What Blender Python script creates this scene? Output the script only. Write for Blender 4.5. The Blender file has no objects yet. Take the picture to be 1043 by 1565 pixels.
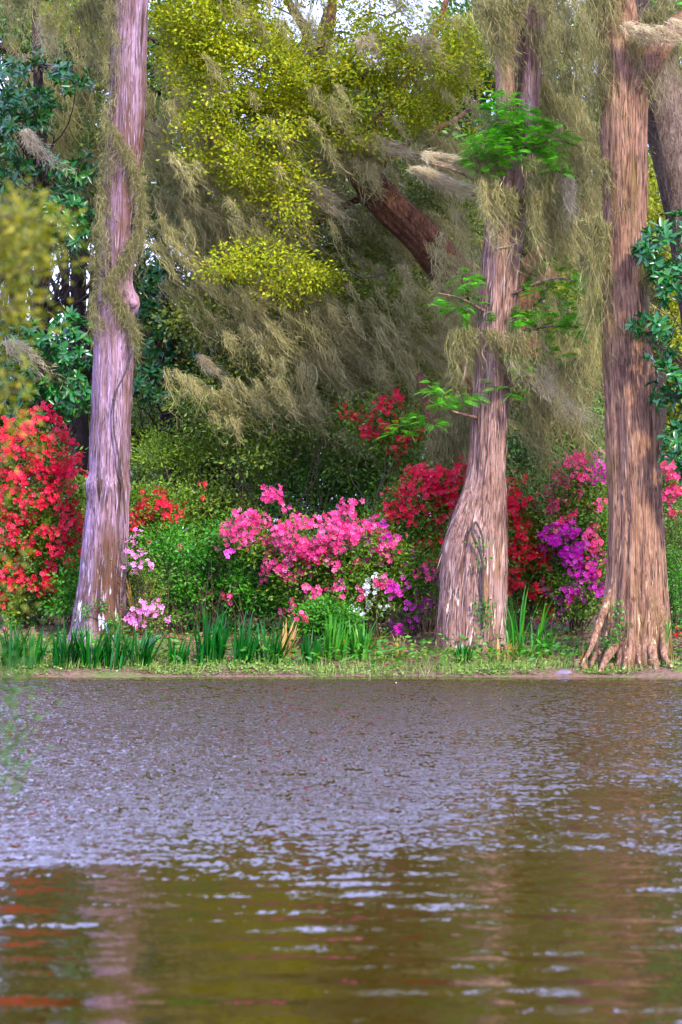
import bpy, math, random
import numpy as np
from mathutils import Vector, Quaternion, Matrix

R = np.random.default_rng(11)
random.seed(5)
scene = bpy.context.scene
COL = scene.collection

# ------------------------------------------------------------------ camera
CAM_H = 1.7
cam_d = bpy.data.cameras.new('camera')
cam = bpy.data.objects.new('camera', cam_d)
COL.objects.link(cam)
cam.location = (0, 0, CAM_H)
cam.rotation_euler = (math.radians(90), 0, 0)
cam_d.sensor_fit = 'VERTICAL'
cam_d.sensor_height = 36.0
cam_d.lens = 4320 * 36.0 / 1565
cam_d.shift_y = 67.5 / 1565
cam_d.clip_end = 3000
cam_d.dof.use_dof = True
cam_d.dof.focus_distance = 42.0
cam_d.dof.aperture_fstop = 4.0
scene.camera = cam

# ------------------------------------------------------------------ world, sun, exposure
SUN_EL, SUN_AZ = math.radians(38), math.radians(146)    # azimuth clockwise from +Y: behind the camera, to the right
world = bpy.data.worlds.new('World')
scene.world = world
world.use_nodes = True
wn, wl = world.node_tree.nodes, world.node_tree.links
wn.clear()
w_out = wn.new('ShaderNodeOutputWorld')
w_bg = wn.new('ShaderNodeBackground')
w_sky = wn.new('ShaderNodeTexSky')
w_sky.sky_type = 'NISHITA'
w_sky.sun_disc = False
w_sky.sun_elevation = SUN_EL
w_sky.sun_rotation = SUN_AZ
w_sky.air_density = 1.0
w_sky.dust_density = 2.5
w_sky.ozone_density = 2.0
# thin bright overcast veil over the blue
w_tc = wn.new('ShaderNodeTexCoord')
w_n = wn.new('ShaderNodeTexNoise')
w_n.inputs['Scale'].default_value = 2.2
w_n.inputs['Detail'].default_value = 5
w_r = wn.new('ShaderNodeMapRange')
w_r.inputs[1].default_value = 0.35
w_r.inputs[2].default_value = 0.62
w_r.inputs[3].default_value = 0.45
w_r.inputs[4].default_value = 0.92
w_mix = wn.new('ShaderNodeMixRGB')
w_mix.inputs['Color2'].default_value = (9.2, 10.0, 20.5, 1)
wl.new(w_tc.outputs['Generated'], w_n.inputs['Vector'])
wl.new(w_n.outputs['Fac'], w_r.inputs[0])
wl.new(w_r.outputs[0], w_mix.inputs['Fac'])
wl.new(w_sky.outputs['Color'], w_mix.inputs['Color1'])
wl.new(w_mix.outputs['Color'], w_bg.inputs['Color'])
w_bg.inputs['Strength'].default_value = 0.15
wl.new(w_bg.outputs[0], w_out.inputs['Surface'])

sun_d = bpy.data.lights.new('sun', 'SUN')
sun_d.energy = 3.9
sun_d.angle = math.radians(6)
sun_d.color = (1.0, 0.91, 0.74)
sun = bpy.data.objects.new('sun', sun_d)
COL.objects.link(sun)
_sd = Vector((math.sin(SUN_AZ) * math.cos(SUN_EL), math.cos(SUN_AZ) * math.cos(SUN_EL), math.sin(SUN_EL)))
sun.rotation_euler = _sd.to_track_quat('Z', 'Y').to_euler()
sun.location = (15, -10, 30)

vs = scene.view_settings
vs.view_transform = 'Standard'
vs.look = 'None'
vs.gamma = 1
vs.use_curve_mapping = False
vs.exposure = 1.12
cy = scene.cycles
cy.use_denoising = True
cy.max_bounces = 7
cy.diffuse_bounces = 4
cy.glossy_bounces = 3
cy.transmission_bounces = 3
cy.transparent_max_bounces = 4
cy.sample_clamp_indirect = 6
cy.caustics_reflective = False
cy.caustics_refractive = False

# ------------------------------------------------------------------ measuring helper: photo pixel + distance -> place
FPX, CX, HZ = 4320.0, 521.5, 850.0


def P(px, py, Y):
    return np.array([(px - CX) * Y / FPX, Y, CAM_H + (HZ - py) * Y / FPX])


def PX(n, Y):            # length of n photo pixels at distance Y
    return n * Y / FPX


# ------------------------------------------------------------------ noise
def _hash(ix, iy, iz):
    h = (ix * 374761393 + iy * 668265263 + iz * 2147483647 + 1013904223) & 0xFFFFFFFF
    h = ((h ^ (h >> 13)) * 1274126177) & 0xFFFFFFFF
    h = h ^ (h >> 16)
    return (h & 0xFFFF) / 65535.0


def noise3(x, y, z):
    x, y, z = np.broadcast_arrays(np.asarray(x, float), np.asarray(y, float), np.asarray(z, float))
    ix, iy, iz = np.floor(x).astype(np.int64), np.floor(y).astype(np.int64), np.floor(z).astype(np.int64)
    fx, fy, fz = x - ix, y - iy, z - iz
    fx, fy, fz = [f * f * (3 - 2 * f) for f in (fx, fy, fz)]
    r = 0
    for a in (0, 1):
        for b in (0, 1):
            for c in (0, 1):
                w = (fx if a else 1 - fx) * (fy if b else 1 - fy) * (fz if c else 1 - fz)
                r = r + w * _hash(ix + a, iy + b, iz + c)
    return r * 2 - 1


# ------------------------------------------------------------------ terrain height
def ground_z(x, y):
    x, y = np.asarray(x, float), np.asarray(y, float)
    edge = 39.75 + 0.16 * np.sin(x * 0.9 + 1) + 0.10 * np.sin(x * 2.3) + 0.12 * noise3(x * 3, 0.5, 2)
    d = y - edge
    z = np.interp(d, [-32, -30, -3, -1.0, 0, 0.35, 0.9, 2.2, 3.3, 6, 15, 40, 900],
                  [0.5, -0.9, -0.9, -0.5, 0.0, 0.06, 0.14, 0.33, 0.46, 0.68, 1.0, 1.4, 3.0])
    near = np.interp(y, [-400, 0, 5, 7.5], [0.6, 0.35, 0.25, -0.9])
    leftb = np.interp(y, [-400, 8.3, 10.5], [0.4, 0.3, -0.9])
    s = np.clip((-x - 1.35) / 0.5, 0, 1)
    near = near * (1 - s) + leftb * s
    z = np.where(y < 14, np.maximum(near, -0.9), z)
    z = z + np.where(d > 0.2, 0.05 * noise3(x * 1.3, y * 1.3, 4) + 0.02 * noise3(x * 6, y * 6, 9), 0)
    return z


# ------------------------------------------------------------------ mesh + object helpers
def mesh(name, V, F, smooth=True):
    """V (n,3); F (m,k) all faces the same size"""
    V = np.asarray(V, np.float32)
    F = np.asarray(F, np.int32)
    me = bpy.data.meshes.new(name)
    m, k = F.shape
    me.vertices.add(len(V))
    me.vertices.foreach_set('co', V.ravel())
    me.loops.add(m * k)
    me.loops.foreach_set('vertex_index', F.ravel())
    me.polygons.add(m)
    me.polygons.foreach_set('loop_start', np.arange(0, m * k, k, dtype=np.int32))
    if smooth:
        me.polygons.foreach_set('use_smooth', np.ones(m, bool))
    me.update(calc_edges=True)
    return me


def join(parts):
    """list of (V, F) with equal face size -> one (V, F)"""
    vs_, fs_, n = [], [], 0
    for V, F in parts:
        vs_.append(V)
        fs_.append(np.asarray(F) + n)
        n += len(V)
    return np.concatenate(vs_), np.concatenate(fs_)


def link(name, me, mat, parent=None, kind=None, base=None):
    if mat is not None and not me.materials:
        me.materials.append(mat)
    o = bpy.data.objects.new(name, me)
    COL.objects.link(o)
    if parent is not None:
        o.parent = parent
    if kind:
        o['kind'] = kind
    return o


def thing(name, label, cat, loc, group=None):
    o = bpy.data.objects.new(name, None)
    o.empty_display_size = 0.2
    COL.objects.link(o)
    o.location = [float(c) for c in loc]
    tag(o, label, cat, group)
    return o


def tag(o, label, cat, group=None, kind=None):
    if label:
        o['label'] = label
    if cat:
        o['category'] = cat
    if group:
        o['group'] = group
    if kind:
        o['kind'] = kind
    return o


def part(name, VF, mat, t, kind=None, smooth=True):
    """a child mesh; VF given in world space, moved into the thing's space"""
    V, F = VF
    V = np.asarray(V, float) - np.array(t.location)
    return link(name, mesh(name, V, F, smooth), mat, t, kind)


def unit(v):
    v = np.asarray(v, float)
    return v / np.maximum(np.linalg.norm(v, axis=-1, keepdims=True), 1e-9)


# ------------------------------------------------------------------ tubes (trunks, limbs, stems)
def smooth_path(pts, n):
    pts = np.asarray(pts, float)
    d = np.r_[0, np.cumsum(np.linalg.norm(np.diff(pts[:, :3], axis=0), axis=1))]
    t = np.linspace(0, d[-1], n)
    # catmull-rom through finite-difference tangents
    m = np.gradient(pts, d, axis=0) if len(pts) > 2 else np.repeat(((pts[1] - pts[0]) / d[1])[None], 2, 0)
    k = np.clip(np.searchsorted(d, t) - 1, 0, len(d) - 2)
    h = (d[k + 1] - d[k])[:, None]
    s = ((t - d[k])[:, None]) / h
    return ((2 * s**3 - 3 * s**2 + 1) * pts[k] + (s**3 - 2 * s**2 + s) * h * m[k]
            + (-2 * s**3 + 3 * s**2) * pts[k + 1] + (s**3 - s**2) * h * m[k + 1])


def tube(pts, rad, rows=12, seg=8, bark=0.0, bf=14.0, bs=0.9, seed=0.0, flute=None):
    """pts (n,3), rad (n) -> closed-end tube of quads; bark = ridge height in metres"""
    q = smooth_path(np.c_[np.asarray(pts, float), np.asarray(rad, float)], rows)
    C, r = q[:, :3], np.maximum(q[:, 3], 1e-4)
    T = unit(np.gradient(C, axis=0))
    ref = np.array([0.0, 1.0, 0.05]) if abs(T[:, 1]).mean() < 0.8 else np.array([1.0, 0, 0])
    A = unit(np.cross(ref, T))
    B = np.cross(T, A)
    th = np.linspace(0, 2 * np.pi, seg, endpoint=False)
    ct, st = np.cos(th)[None], np.sin(th)[None]
    rr = np.repeat(r[:, None], seg, 1)
    L = np.r_[0, np.cumsum(np.linalg.norm(np.diff(C, axis=0), axis=1))][:, None]
    if flute is not None:
        rr = rr * flute(th[None], L)
    if bark > 0:
        tw = th[None] + 0.12 * np.sin(L * 0.9 + seed)
        cx_, sx_ = np.cos(tw) * r.mean() * bf, np.sin(tw) * r.mean() * bf
        n1 = noise3(cx_ + seed, sx_, L * bs)
        n2 = noise3(cx_ * 2.1 + seed, sx_ * 2.1, L * bs * 2.3)
        n3 = noise3(cx_ * 0.25, sx_ * 0.25 + seed, L * 0.6)
        ridge = (1 - np.abs(n1)) ** 2
        rr = rr + bark * (ridge - 0.5 + 0.5 * n2) + bark * 2.0 * n3
    V = C[:, None] + (A[:, None] * ct[..., None] + B[:, None] * st[..., None]) * rr[..., None]
    V = V.reshape(-1, 3)
    i = np.arange(rows - 1)[:, None] * seg
    j = np.arange(seg)[None]
    j2 = (j + 1) % seg
    F = np.stack([i + j, i + j2, i + seg + j2, i + seg + j], -1).reshape(-1, 4)
    n = len(V)
    V = np.r_[V, C[:1], C[-1:]]
    f0 = np.stack([np.full(seg // 2, n), j[0, 2::2].tolist() + [0] if False else (np.arange(0, seg, 2) + 2) % seg,
                   (np.arange(0, seg, 2) + 1) % seg, np.arange(0, seg, 2)], -1)
    e = (rows - 1) * seg
    f1 = np.stack([np.full(seg // 2, n + 1), e + np.arange(0, seg, 2), e + (np.arange(0, seg, 2) + 1) % seg,
                   e + (np.arange(0, seg, 2) + 2) % seg], -1)
    return V, np.r_[F, f0, f1]


def wiggle(a, b, n=6, amp=0.08):
    a, b = np.asarray(a, float), np.asarray(b, float)
    t = np.linspace(0, 1, n)[:, None]
    p = a + (b - a) * t
    L = np.linalg.norm(b - a)
    p[1:-1] += R.normal(0, amp * L, (n - 2, 3))
    return p


# ------------------------------------------------------------------ leaves
def perp(a, n):
    s = np.cross(a, n)
    return unit(s)


def leaves(p, a, n, L, W, fold=0.25, curl=0.0):
    """2 folded triangles-pairs per leaf: p base, a axis, n up, L length, W width -> (V, F quads as tris)"""
    a = unit(a)
    s = perp(a, n)
    n = np.cross(s, a)
    L = np.broadcast_to(L, len(p))[:, None]
    W = np.broadcast_to(W, len(p))[:, None]
    tip = p + a * L - n * (curl * L)
    mid = p + a * L * 0.5
    l = mid + s * W * 0.5 + n * (fold * W * 0.5)
    r = mid - s * W * 0.5 + n * (fold * W * 0.5)
    V = np.stack([p, r, tip, l], 1).reshape(-1, 3)
    b = np.arange(len(p))[:, None] * 4
    F = np.concatenate([b + [[0, 1, 2]], b + [[0, 2, 3]]], 1).reshape(-1, 3)
    return V, F


def in_blob(nn, rx, ry, rz, shell=0.0):
    d = unit(R.normal(size=(nn, 3)))
    r = (shell + (1 - shell) * R.random(nn)) ** (1 / 3.0)
    return d, d * r[:, None] * np.array([rx, ry, rz])


def blob_points(ells, Y, dY, nclump, shell=0.35):
    """ells: list of photo ellipses (px, py, rx, ry[, dy]) -> clump centres and outward directions"""
    E = np.array([list(e[:4]) + [e[4] if len(e) > 4 else 0.0] for e in ells], float)
    w = E[:, 2] * E[:, 3]
    k = R.choice(len(E), nclump, p=w / w.sum())
    d, off = in_blob(nclump, 1, 1, 1, shell)
    Yk = Y + E[k, 4]
    s = Yk / FPX
    C = np.stack([(E[k, 0] - CX) * s + off[:, 0] * E[k, 2] * s,
                  Yk + off[:, 1] * dY,
                  CAM_H + (HZ - E[k, 1]) * s + off[:, 2] * E[k, 3] * s], 1)
    return C, d


def clump_leaves(C, D, per, rad, L, W, up=0.7, out=0.6, flat=0.7, fold=0.25):
    n = len(C) * per
    c = np.repeat(C, per, 0)
    d = np.repeat(D, per, 0)
    off = R.normal(0, 1, (n, 3)) * rad * np.array([1, 1, flat])
    p = c + off
    nn = unit(d * out + np.array([0, 0, up]) + R.normal(0, 0.55, (n, 3)))
    a = unit(off / rad + d * 0.4 + R.normal(0, 0.7, (n, 3)))
    return leaves(p, a, nn, L * R.uniform(0.45, 1.3, n), W * R.uniform(0.6, 1.25, n), fold)


def twigs(C, base, n, r=0.008):
    """a few crooked stems from base to clump centres"""
    out = []
    for c in C[R.choice(len(C), min(n, len(C)), replace=False)]:
        b = base + R.normal(0, 0.08, 3) * np.array([1, 1, 0.2])
        out.append(tube(wiggle(b, c, 6, 0.06), [r * 1.6, r * 1.4, r * 1.2, r, r * 0.7, r * 0.3], 8, 6))
    return join(out)


# ------------------------------------------------------------------ spanish moss
def moss_threads(roots, L, wind, n, spread, w0=0.012, K=8, toward=0.0, axis=None, drop=1.0, conv=0.8):
    """roots (m,3), L (m), wind (m) sideways lean, n threads each -> wispy ribbons (V, F)"""
    m = len(roots)
    n = max(6, int(n * .62))
    N = m * n
    ax = np.array([1.0, 0.25, -0.1]) if axis is None else np.asarray(axis, float)
    ax = unit(ax)
    off = R.normal(0, 1, N) * np.repeat(np.broadcast_to(spread, m), n)
    p0 = np.repeat(roots, n, 0) + off[:, None] * ax + R.normal(0, 0.025, (N, 3))
    l = np.repeat(np.broadcast_to(L, m), n) * R.uniform(0.12, 1.0, N) ** 1.15
    wd = np.repeat(np.broadcast_to(wind, m), n) + R.normal(0, 0.07, N)
    t = np.linspace(0, 1, K)[None]
    ph, ph2 = R.uniform(0, 6.3, (N, 1)), R.uniform(0, 6.3, (N, 1))
    fr = R.uniform(6, 20, (N, 1))
    hl = np.repeat(np.broadcast_to(R.uniform(-0.06, 0.06, m), m), n)[:, None]
    curl = 0.07 * (l[:, None] ** 0.5) * (0.25 + t)
    x = (wd[:, None] * (0.55 * t + 0.55 * t * t)) * l[:, None] + curl * np.sin(fr * t + ph) + hl * np.sin(3.5 * t) * l[:, None]
    z = -l[:, None] * t * drop / np.sqrt(1 + 0.7 * wd[:, None] ** 2) + 0.3 * curl * np.cos(fr * 1.3 * t + ph2)
    y = -toward * l[:, None] * t + curl * np.sin(fr * 0.8 * t + ph2)
    cv = -(off[:, None] * conv) * t ** 0.8
    Q = p0[:, None] + np.stack([x, y, z], -1) + cv[..., None] * ax
    side = R.normal(size=(N, 3))
    side[:, 2] *= 0.25
    side = unit(side)
    w = w0 * R.uniform(0.5, 1.4, (N, 1)) * (1 - 0.75 * t) * (0.7 + 0.5 * np.sin(fr * 3 * t + ph))
    A = Q + side[:, None] * w[..., None] * 0.5
    B = Q - side[:, None] * w[..., None] * 0.5
    V = np.stack([A, B], 2).reshape(-1, 3)
    b = (np.arange(N)[:, None] * (2 * K) + np.arange(K - 1)[None] * 2).reshape(-1, 1)
    F = (b + np.array([[0, 1, 3, 0, 3, 2]])).reshape(-1, 3)
    # short curly wisps that fuzz every thread
    nw = N * 6
    i = R.integers(0, N, nw)
    u = R.random(nw) * (K - 1.001)
    k = u.astype(int)
    f = (u - k)[:, None]
    p = Q[i, k] * (1 - f) + Q[i, k + 1] * f + R.normal(0, .012, (nw, 3))
    a = unit(unit(Q[i, k + 1] - Q[i, k]) + R.normal(0, .26, (nw, 3)))
    Vw, Fw = leaves(p, a, R.normal(size=(nw, 3)), R.uniform(.06, .2, nw), w0 * R.uniform(.25, .65, nw), .2)
    return join([(V, F), (Vw, Fw)])


def festoons(rects, Y, dY, nseg, per, seglen, slope):
    """roots set out along short unseen twig lines inside photo rectangles (x0,y0,x1,y1)"""
    E = np.array(rects, float)
    w = (E[:, 2] - E[:, 0]) * (E[:, 3] - E[:, 1])
    k = R.choice(len(E), nseg, p=w / w.sum())
    px = E[k, 0] + R.random(nseg) * (E[k, 2] - E[k, 0])
    py = E[k, 1] + R.random(nseg) * (E[k, 3] - E[k, 1])
    y = Y + R.uniform(-dY, dY, nseg)
    c = np.stack([(px - CX) * y / FPX, y, CAM_H + (HZ - py) * y / FPX], 1)
    dr = unit(np.stack([np.ones(nseg), R.uniform(-0.6, 0.6, nseg), slope + R.normal(0, 0.25, nseg)], 1))
    t = R.uniform(-0.5, 0.5, (nseg, per)) * seglen
    return (c[:, None] + dr[:, None] * t[..., None]).reshape(-1, 3)


# ------------------------------------------------------------------ materials
def lin(c):
    c = np.asarray(c, float) / 255.0
    return np.where(c <= 0.04045, c / 12.92, ((c + 0.055) / 1.055) ** 2.4)


def rgba(c, k=1.0):
    v = lin(c) * k
    return (float(v[0]), float(v[1]), float(v[2]), 1.0)


def new_mat(name):
    m = bpy.data.materials.new(name)
    m.use_nodes = True
    nt = m.node_tree
    nt.nodes.clear()
    out = nt.nodes.new('ShaderNodeOutputMaterial')
    return m, nt.nodes, nt.links, out


def ramp(nodes, cols, k):
    r = nodes.new('ShaderNodeValToRGB')
    el = r.color_ramp.elements
    while len(el) < len(cols):
        el.new(0.5)
    for i, c in enumerate(cols):
        el[i].position = i / (len(cols) - 1)
        el[i].color = rgba(c, k)
    return r


def leaf_mat(name, cols, k=0.55, rough=0.5, trans=0.3, spec=0.35):
    m, N, Lk, out = new_mat(name)
    g = N.new('ShaderNodeNewGeometry')
    oi = N.new('ShaderNodeObjectInfo')
    ad = N.new('ShaderNodeMath')
    ad.operation = 'ADD'
    fr = N.new('ShaderNodeMath')
    fr.operation = 'FRACT'
    rp = ramp(N, cols, k)
    Lk.new(g.outputs['Random Per Island'], ad.inputs[0])
    Lk.new(oi.outputs['Random'], ad.inputs[1])
    Lk.new(ad.outputs[0], fr.inputs[0])
    Lk.new(fr.outputs[0], rp.inputs[0])
    b = N.new('ShaderNodeBsdfPrincipled')
    b.inputs['Roughness'].default_value = rough
    b.inputs['Specular IOR Level'].default_value = spec
    Lk.new(rp.outputs[0], b.inputs['Base Color'])
    t = N.new('ShaderNodeBsdfTranslucent')
    Lk.new(rp.outputs[0], t.inputs['Color'])
    mx = N.new('ShaderNodeMixShader')
    mx.inputs[0].default_value = trans
    Lk.new(b.outputs[0], mx.inputs[1])
    Lk.new(t.outputs[0], mx.inputs[2])
    Lk.new(mx.outputs[0], out.inputs['Surface'])
    return m


def bark_mat(name, cols, k=0.6, sc=9.0, stretch=0.07, lichen=None, lichen_top=1.8, bump=0.012, patch=None, ring=False):
    m, N, Lk, out = new_mat(name)
    tc = N.new('ShaderNodeTexCoord')
    mp = N.new('ShaderNodeMapping')
    mp.inputs['Scale'].default_value = (1, 1, stretch)
    Lk.new(tc.outputs['Object'], mp.inputs['Vector'])
    n1 = N.new('ShaderNodeTexNoise')
    n1.inputs['Scale'].default_value = sc
    n1.inputs['Detail'].default_value = 6
    n1.inputs['Roughness'].default_value = 0.7
    Lk.new(mp.outputs[0], n1.inputs['Vector'])
    n2 = N.new('ShaderNodeTexNoise')
    n2.inputs['Scale'].default_value = 2.0
    n2.inputs['Detail'].default_value = 4
    Lk.new(tc.outputs['Object'], n2.inputs['Vector'])
    ad = N.new('ShaderNodeMath')
    ad.operation = 'MULTIPLY_ADD'
    ad.inputs[1].default_value = 0.55
    Lk.new(n2.outputs['Fac'], ad.inputs[0])
    ml = N.new('ShaderNodeMath')
    ml.operation = 'MULTIPLY_ADD'
    ml.inputs[1].default_value = 1.5
    ml.inputs[2].default_value = -0.52
    Lk.new(n1.outputs['Fac'], ml.inputs[0])
    Lk.new(ml.outputs[0], ad.inputs[2])
    rp = ramp(N, cols, k)
    Lk.new(ad.outputs[0], rp.inputs[0])
    col = rp.outputs[0]

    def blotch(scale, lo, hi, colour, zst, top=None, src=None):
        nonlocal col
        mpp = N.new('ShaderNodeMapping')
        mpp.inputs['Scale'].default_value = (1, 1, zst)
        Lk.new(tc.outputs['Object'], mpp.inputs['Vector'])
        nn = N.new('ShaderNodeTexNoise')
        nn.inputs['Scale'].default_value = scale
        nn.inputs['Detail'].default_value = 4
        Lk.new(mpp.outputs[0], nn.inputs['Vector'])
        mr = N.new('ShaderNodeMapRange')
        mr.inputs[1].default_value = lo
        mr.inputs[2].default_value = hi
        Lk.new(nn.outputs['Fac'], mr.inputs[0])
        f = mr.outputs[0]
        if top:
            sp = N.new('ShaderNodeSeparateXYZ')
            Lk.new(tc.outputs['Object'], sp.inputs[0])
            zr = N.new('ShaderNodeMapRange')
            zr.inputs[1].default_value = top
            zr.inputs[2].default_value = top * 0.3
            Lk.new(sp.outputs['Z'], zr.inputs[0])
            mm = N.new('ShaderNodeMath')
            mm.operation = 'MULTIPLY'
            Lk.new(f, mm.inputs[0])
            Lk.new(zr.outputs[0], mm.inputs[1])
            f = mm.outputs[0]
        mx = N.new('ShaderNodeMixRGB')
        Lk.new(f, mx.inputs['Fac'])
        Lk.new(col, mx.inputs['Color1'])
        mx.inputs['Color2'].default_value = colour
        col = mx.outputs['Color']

    mpc = N.new('ShaderNodeMapping')
    mpc.inputs['Scale'].default_value = (1, 1, stretch * 0.8)
    Lk.new(tc.outputs['Object'], mpc.inputs['Vector'])
    nc = N.new('ShaderNodeTexNoise')
    nc.inputs['Scale'].default_value = sc * 1.7
    nc.inputs['Detail'].default_value = 3
    nc.inputs['Distortion'].default_value = 0.4
    Lk.new(mpc.outputs[0], nc.inputs['Vector'])
    sbc = N.new('ShaderNodeMath')
    sbc.operation = 'SUBTRACT'
    sbc.inputs[1].default_value = 0.5
    Lk.new(nc.outputs['Fac'], sbc.inputs[0])
    abc = N.new('ShaderNodeMath')
    abc.operation = 'ABSOLUTE'
    Lk.new(sbc.outputs[0], abc.inputs[0])
    mrc = N.new('ShaderNodeMapRange')
    mrc.inputs[1].default_value = 0.0
    mrc.inputs[2].default_value = 0.035
    mrc.inputs[3].default_value = 0.6
    mrc.inputs[4].default_value = 0.0
    Lk.new(abc.outputs[0], mrc.inputs[0])
    mxc = N.new('ShaderNodeMixRGB')
    Lk.new(mrc.outputs[0], mxc.inputs['Fac'])
    Lk.new(col, mxc.inputs['Color1'])
    mxc.inputs['Color2'].default_value = rgba(cols[0], k * .55)
    col = mxc.outputs['Color']
    mpf = N.new('ShaderNodeMapping')
    mpf.inputs['Scale'].default_value = (1, 1, .16)
    Lk.new(tc.outputs['Object'], mpf.inputs['Vector'])
    nf = N.new('ShaderNodeTexNoise')
    nf.inputs['Scale'].default_value = 48
    nf.inputs['Detail'].default_value = 5
    nf.inputs['Roughness'].default_value = .75
    Lk.new(mpf.outputs[0], nf.inputs['Vector'])
    mrf = N.new('ShaderNodeMapRange')
    mrf.inputs[1].default_value = .34
    mrf.inputs[2].default_value = .66
    mrf.inputs[3].default_value = .55
    mrf.inputs[4].default_value = 1.4
    Lk.new(nf.outputs['Fac'], mrf.inputs[0])
    vmf = N.new('ShaderNodeVectorMath')
    vmf.operation = 'SCALE'
    Lk.new(col, vmf.inputs[0])
    Lk.new(mrf.outputs[0], vmf.inputs['Scale'])
    col = vmf.outputs[0]
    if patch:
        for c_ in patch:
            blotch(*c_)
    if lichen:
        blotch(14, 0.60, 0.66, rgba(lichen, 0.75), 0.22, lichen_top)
    b = N.new('ShaderNodeBsdfPrincipled')
    b.inputs['Roughness'].default_value = 0.8
    b.inputs['Specular IOR Level'].default_value = 0.25
    Lk.new(col, b.inputs['Base Color'])
    bp = N.new('ShaderNodeBump')
    bp.inputs['Strength'].default_value = 0.8
    bp.inputs['Distance'].default_value = bump * 4
    hs = N.new('ShaderNodeMath')
    hs.operation = 'MULTIPLY_ADD'
    hs.inputs[1].default_value = -0.5
    Lk.new(mrc.outputs[0], hs.inputs[0])
    Lk.new(n1.outputs['Fac'], hs.inputs[2])
    Lk.new(hs.outputs[0], bp.inputs['Height'])
    Lk.new(bp.outputs[0], b.inputs['Normal'])
    Lk.new(b.outputs[0], out.inputs['Surface'])
    return m


def plain_mat(name, cols, k=0.6, sc=20, rough=0.8):
    m, N, Lk, out = new_mat(name)
    tc = N.new('ShaderNodeTexCoord')
    n1 = N.new('ShaderNodeTexNoise')
    n1.inputs['Scale'].default_value = sc
    n1.inputs['Detail'].default_value = 6
    Lk.new(tc.outputs['Object'], n1.inputs['Vector'])
    rp = ramp(N, cols, k)
    Lk.new(n1.outputs['Fac'], rp.inputs[0])
    b = N.new('ShaderNodeBsdfPrincipled')
    b.inputs['Roughness'].default_value = rough
    Lk.new(rp.outputs[0], b.inputs['Base Color'])
    bp = N.new('ShaderNodeBump')
    bp.inputs['Strength'].default_value = 0.6
    bp.inputs['Distance'].default_value = 0.03
    Lk.new(n1.outputs['Fac'], bp.inputs['Height'])
    Lk.new(bp.outputs[0], b.inputs['Normal'])
    Lk.new(b.outputs[0], out.inputs['Surface'])
    return m


M = {}
M['oak_yellow'] = leaf_mat('young_oak_leaf', [(108, 130, 4), (146, 162, 6), (182, 190, 14), (132, 152, 8), (196, 176, 16)], 0.95, 0.5, 0.35)
M['oak_dull'] = leaf_mat('dull_oak_leaf', [(76, 100, 26), (104, 122, 34), (134, 140, 36), (88, 118, 40), (150, 146, 44)], 0.9, 0.45, 0.3)
M['bg_leaf'] = leaf_mat('evergreen_leaf', [(46, 84, 22), (66, 104, 28), (100, 128, 34), (56, 98, 32), (134, 140, 44)], 0.9, 0.45, 0.3)
M['bg_yellow'] = leaf_mat('sunlit_spring_leaf', [(130, 150, 8), (180, 185, 14), (150, 160, 16)], 0.65, 0.5, 0.4)
M['magnolia'] = leaf_mat('magnolia_leaf', [(18, 84, 34), (28, 104, 40), (44, 122, 44), (26, 96, 34), (84, 130, 36)], 0.85, 0.28, 0.15, 0.5)
M['magnolia_r'] = leaf_mat('glossy_magnolia_leaf', [(18, 88, 34), (34, 112, 42), (50, 132, 46), (24, 98, 42), (76, 140, 46)], 0.72, 0.25, 0.15, 0.5)
M['azalea_leaf'] = leaf_mat('azalea_leaf', [(48, 104, 12), (80, 134, 20), (120, 156, 28), (60, 116, 22), (150, 170, 40)], 0.72, 0.45, 0.3)
M['bush_leaf'] = leaf_mat('leafy_bush_leaf', [(40, 120, 12), (66, 148, 20), (96, 168, 34), (50, 130, 26)], 0.72, 0.45, 0.35)
M['bush_dark'] = leaf_mat('camellia_leaf', [(46, 98, 24), (70, 122, 32), (98, 142, 38), (58, 110, 38), (140, 164, 64)], 1.0, 0.4, 0.2, 0.5)
M['bush_olive'] = leaf_mat('olive_shrub_leaf', [(64, 96, 26), (92, 120, 36), (130, 148, 46), (80, 120, 38)], 1.0, 0.4, 0.3)
M['bush_lime'] = leaf_mat('lime_shrub_leaf', [(110, 150, 30), (150, 178, 50), (90, 136, 30), (176, 190, 70)], 0.9, 0.45, 0.35)
M['cyp_leaf'] = leaf_mat('cypress_needle', [(60, 164, 10), (92, 192, 18), (124, 206, 32), (70, 176, 20)], 0.74, 0.5, 0.4)
M['fg_leaf'] = leaf_mat('golden_cypress_needle', [(130, 140, 4), (166, 166, 6), (96, 120, 8), (190, 176, 10)], 0.62, 0.5, 0.4)
M['fg_green'] = leaf_mat('green_cypress_needle', [(50, 110, 14), (80, 136, 24), (110, 150, 30)], 0.6, 0.5, 0.4)
M['iris'] = leaf_mat('iris_blade', [(6, 92, 12), (12, 112, 18), (28, 134, 24), (6, 98, 22)], 0.62, 0.4, 0.3)
M['iris_lt'] = leaf_mat('pale_iris_blade', [(40, 140, 20), (70, 168, 34), (96, 180, 40)], 0.6, 0.4, 0.3)
M['cover'] = leaf_mat('ground_cover_leaf', [(90, 140, 30), (130, 170, 50), (160, 190, 90), (110, 150, 30), (190, 210, 130)], 0.6, 0.5, 0.3)
M['litter'] = leaf_mat('dry_leaf', [(120, 84, 50), (160, 120, 84), (96, 62, 40), (180, 150, 110), (140, 80, 60)], 0.55, 0.7, 0.1)
M['straw'] = leaf_mat('dry_grass_blade', [(190, 150, 70), (214, 176, 100), (160, 120, 60)], 0.6, 0.7, 0.2)
M['moss'] = leaf_mat('spanish_moss', [(122, 118, 70), (144, 140, 88), (172, 164, 112), (106, 106, 58), (136, 132, 74)], .9, 0.9, 0.35, 0.1)
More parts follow.
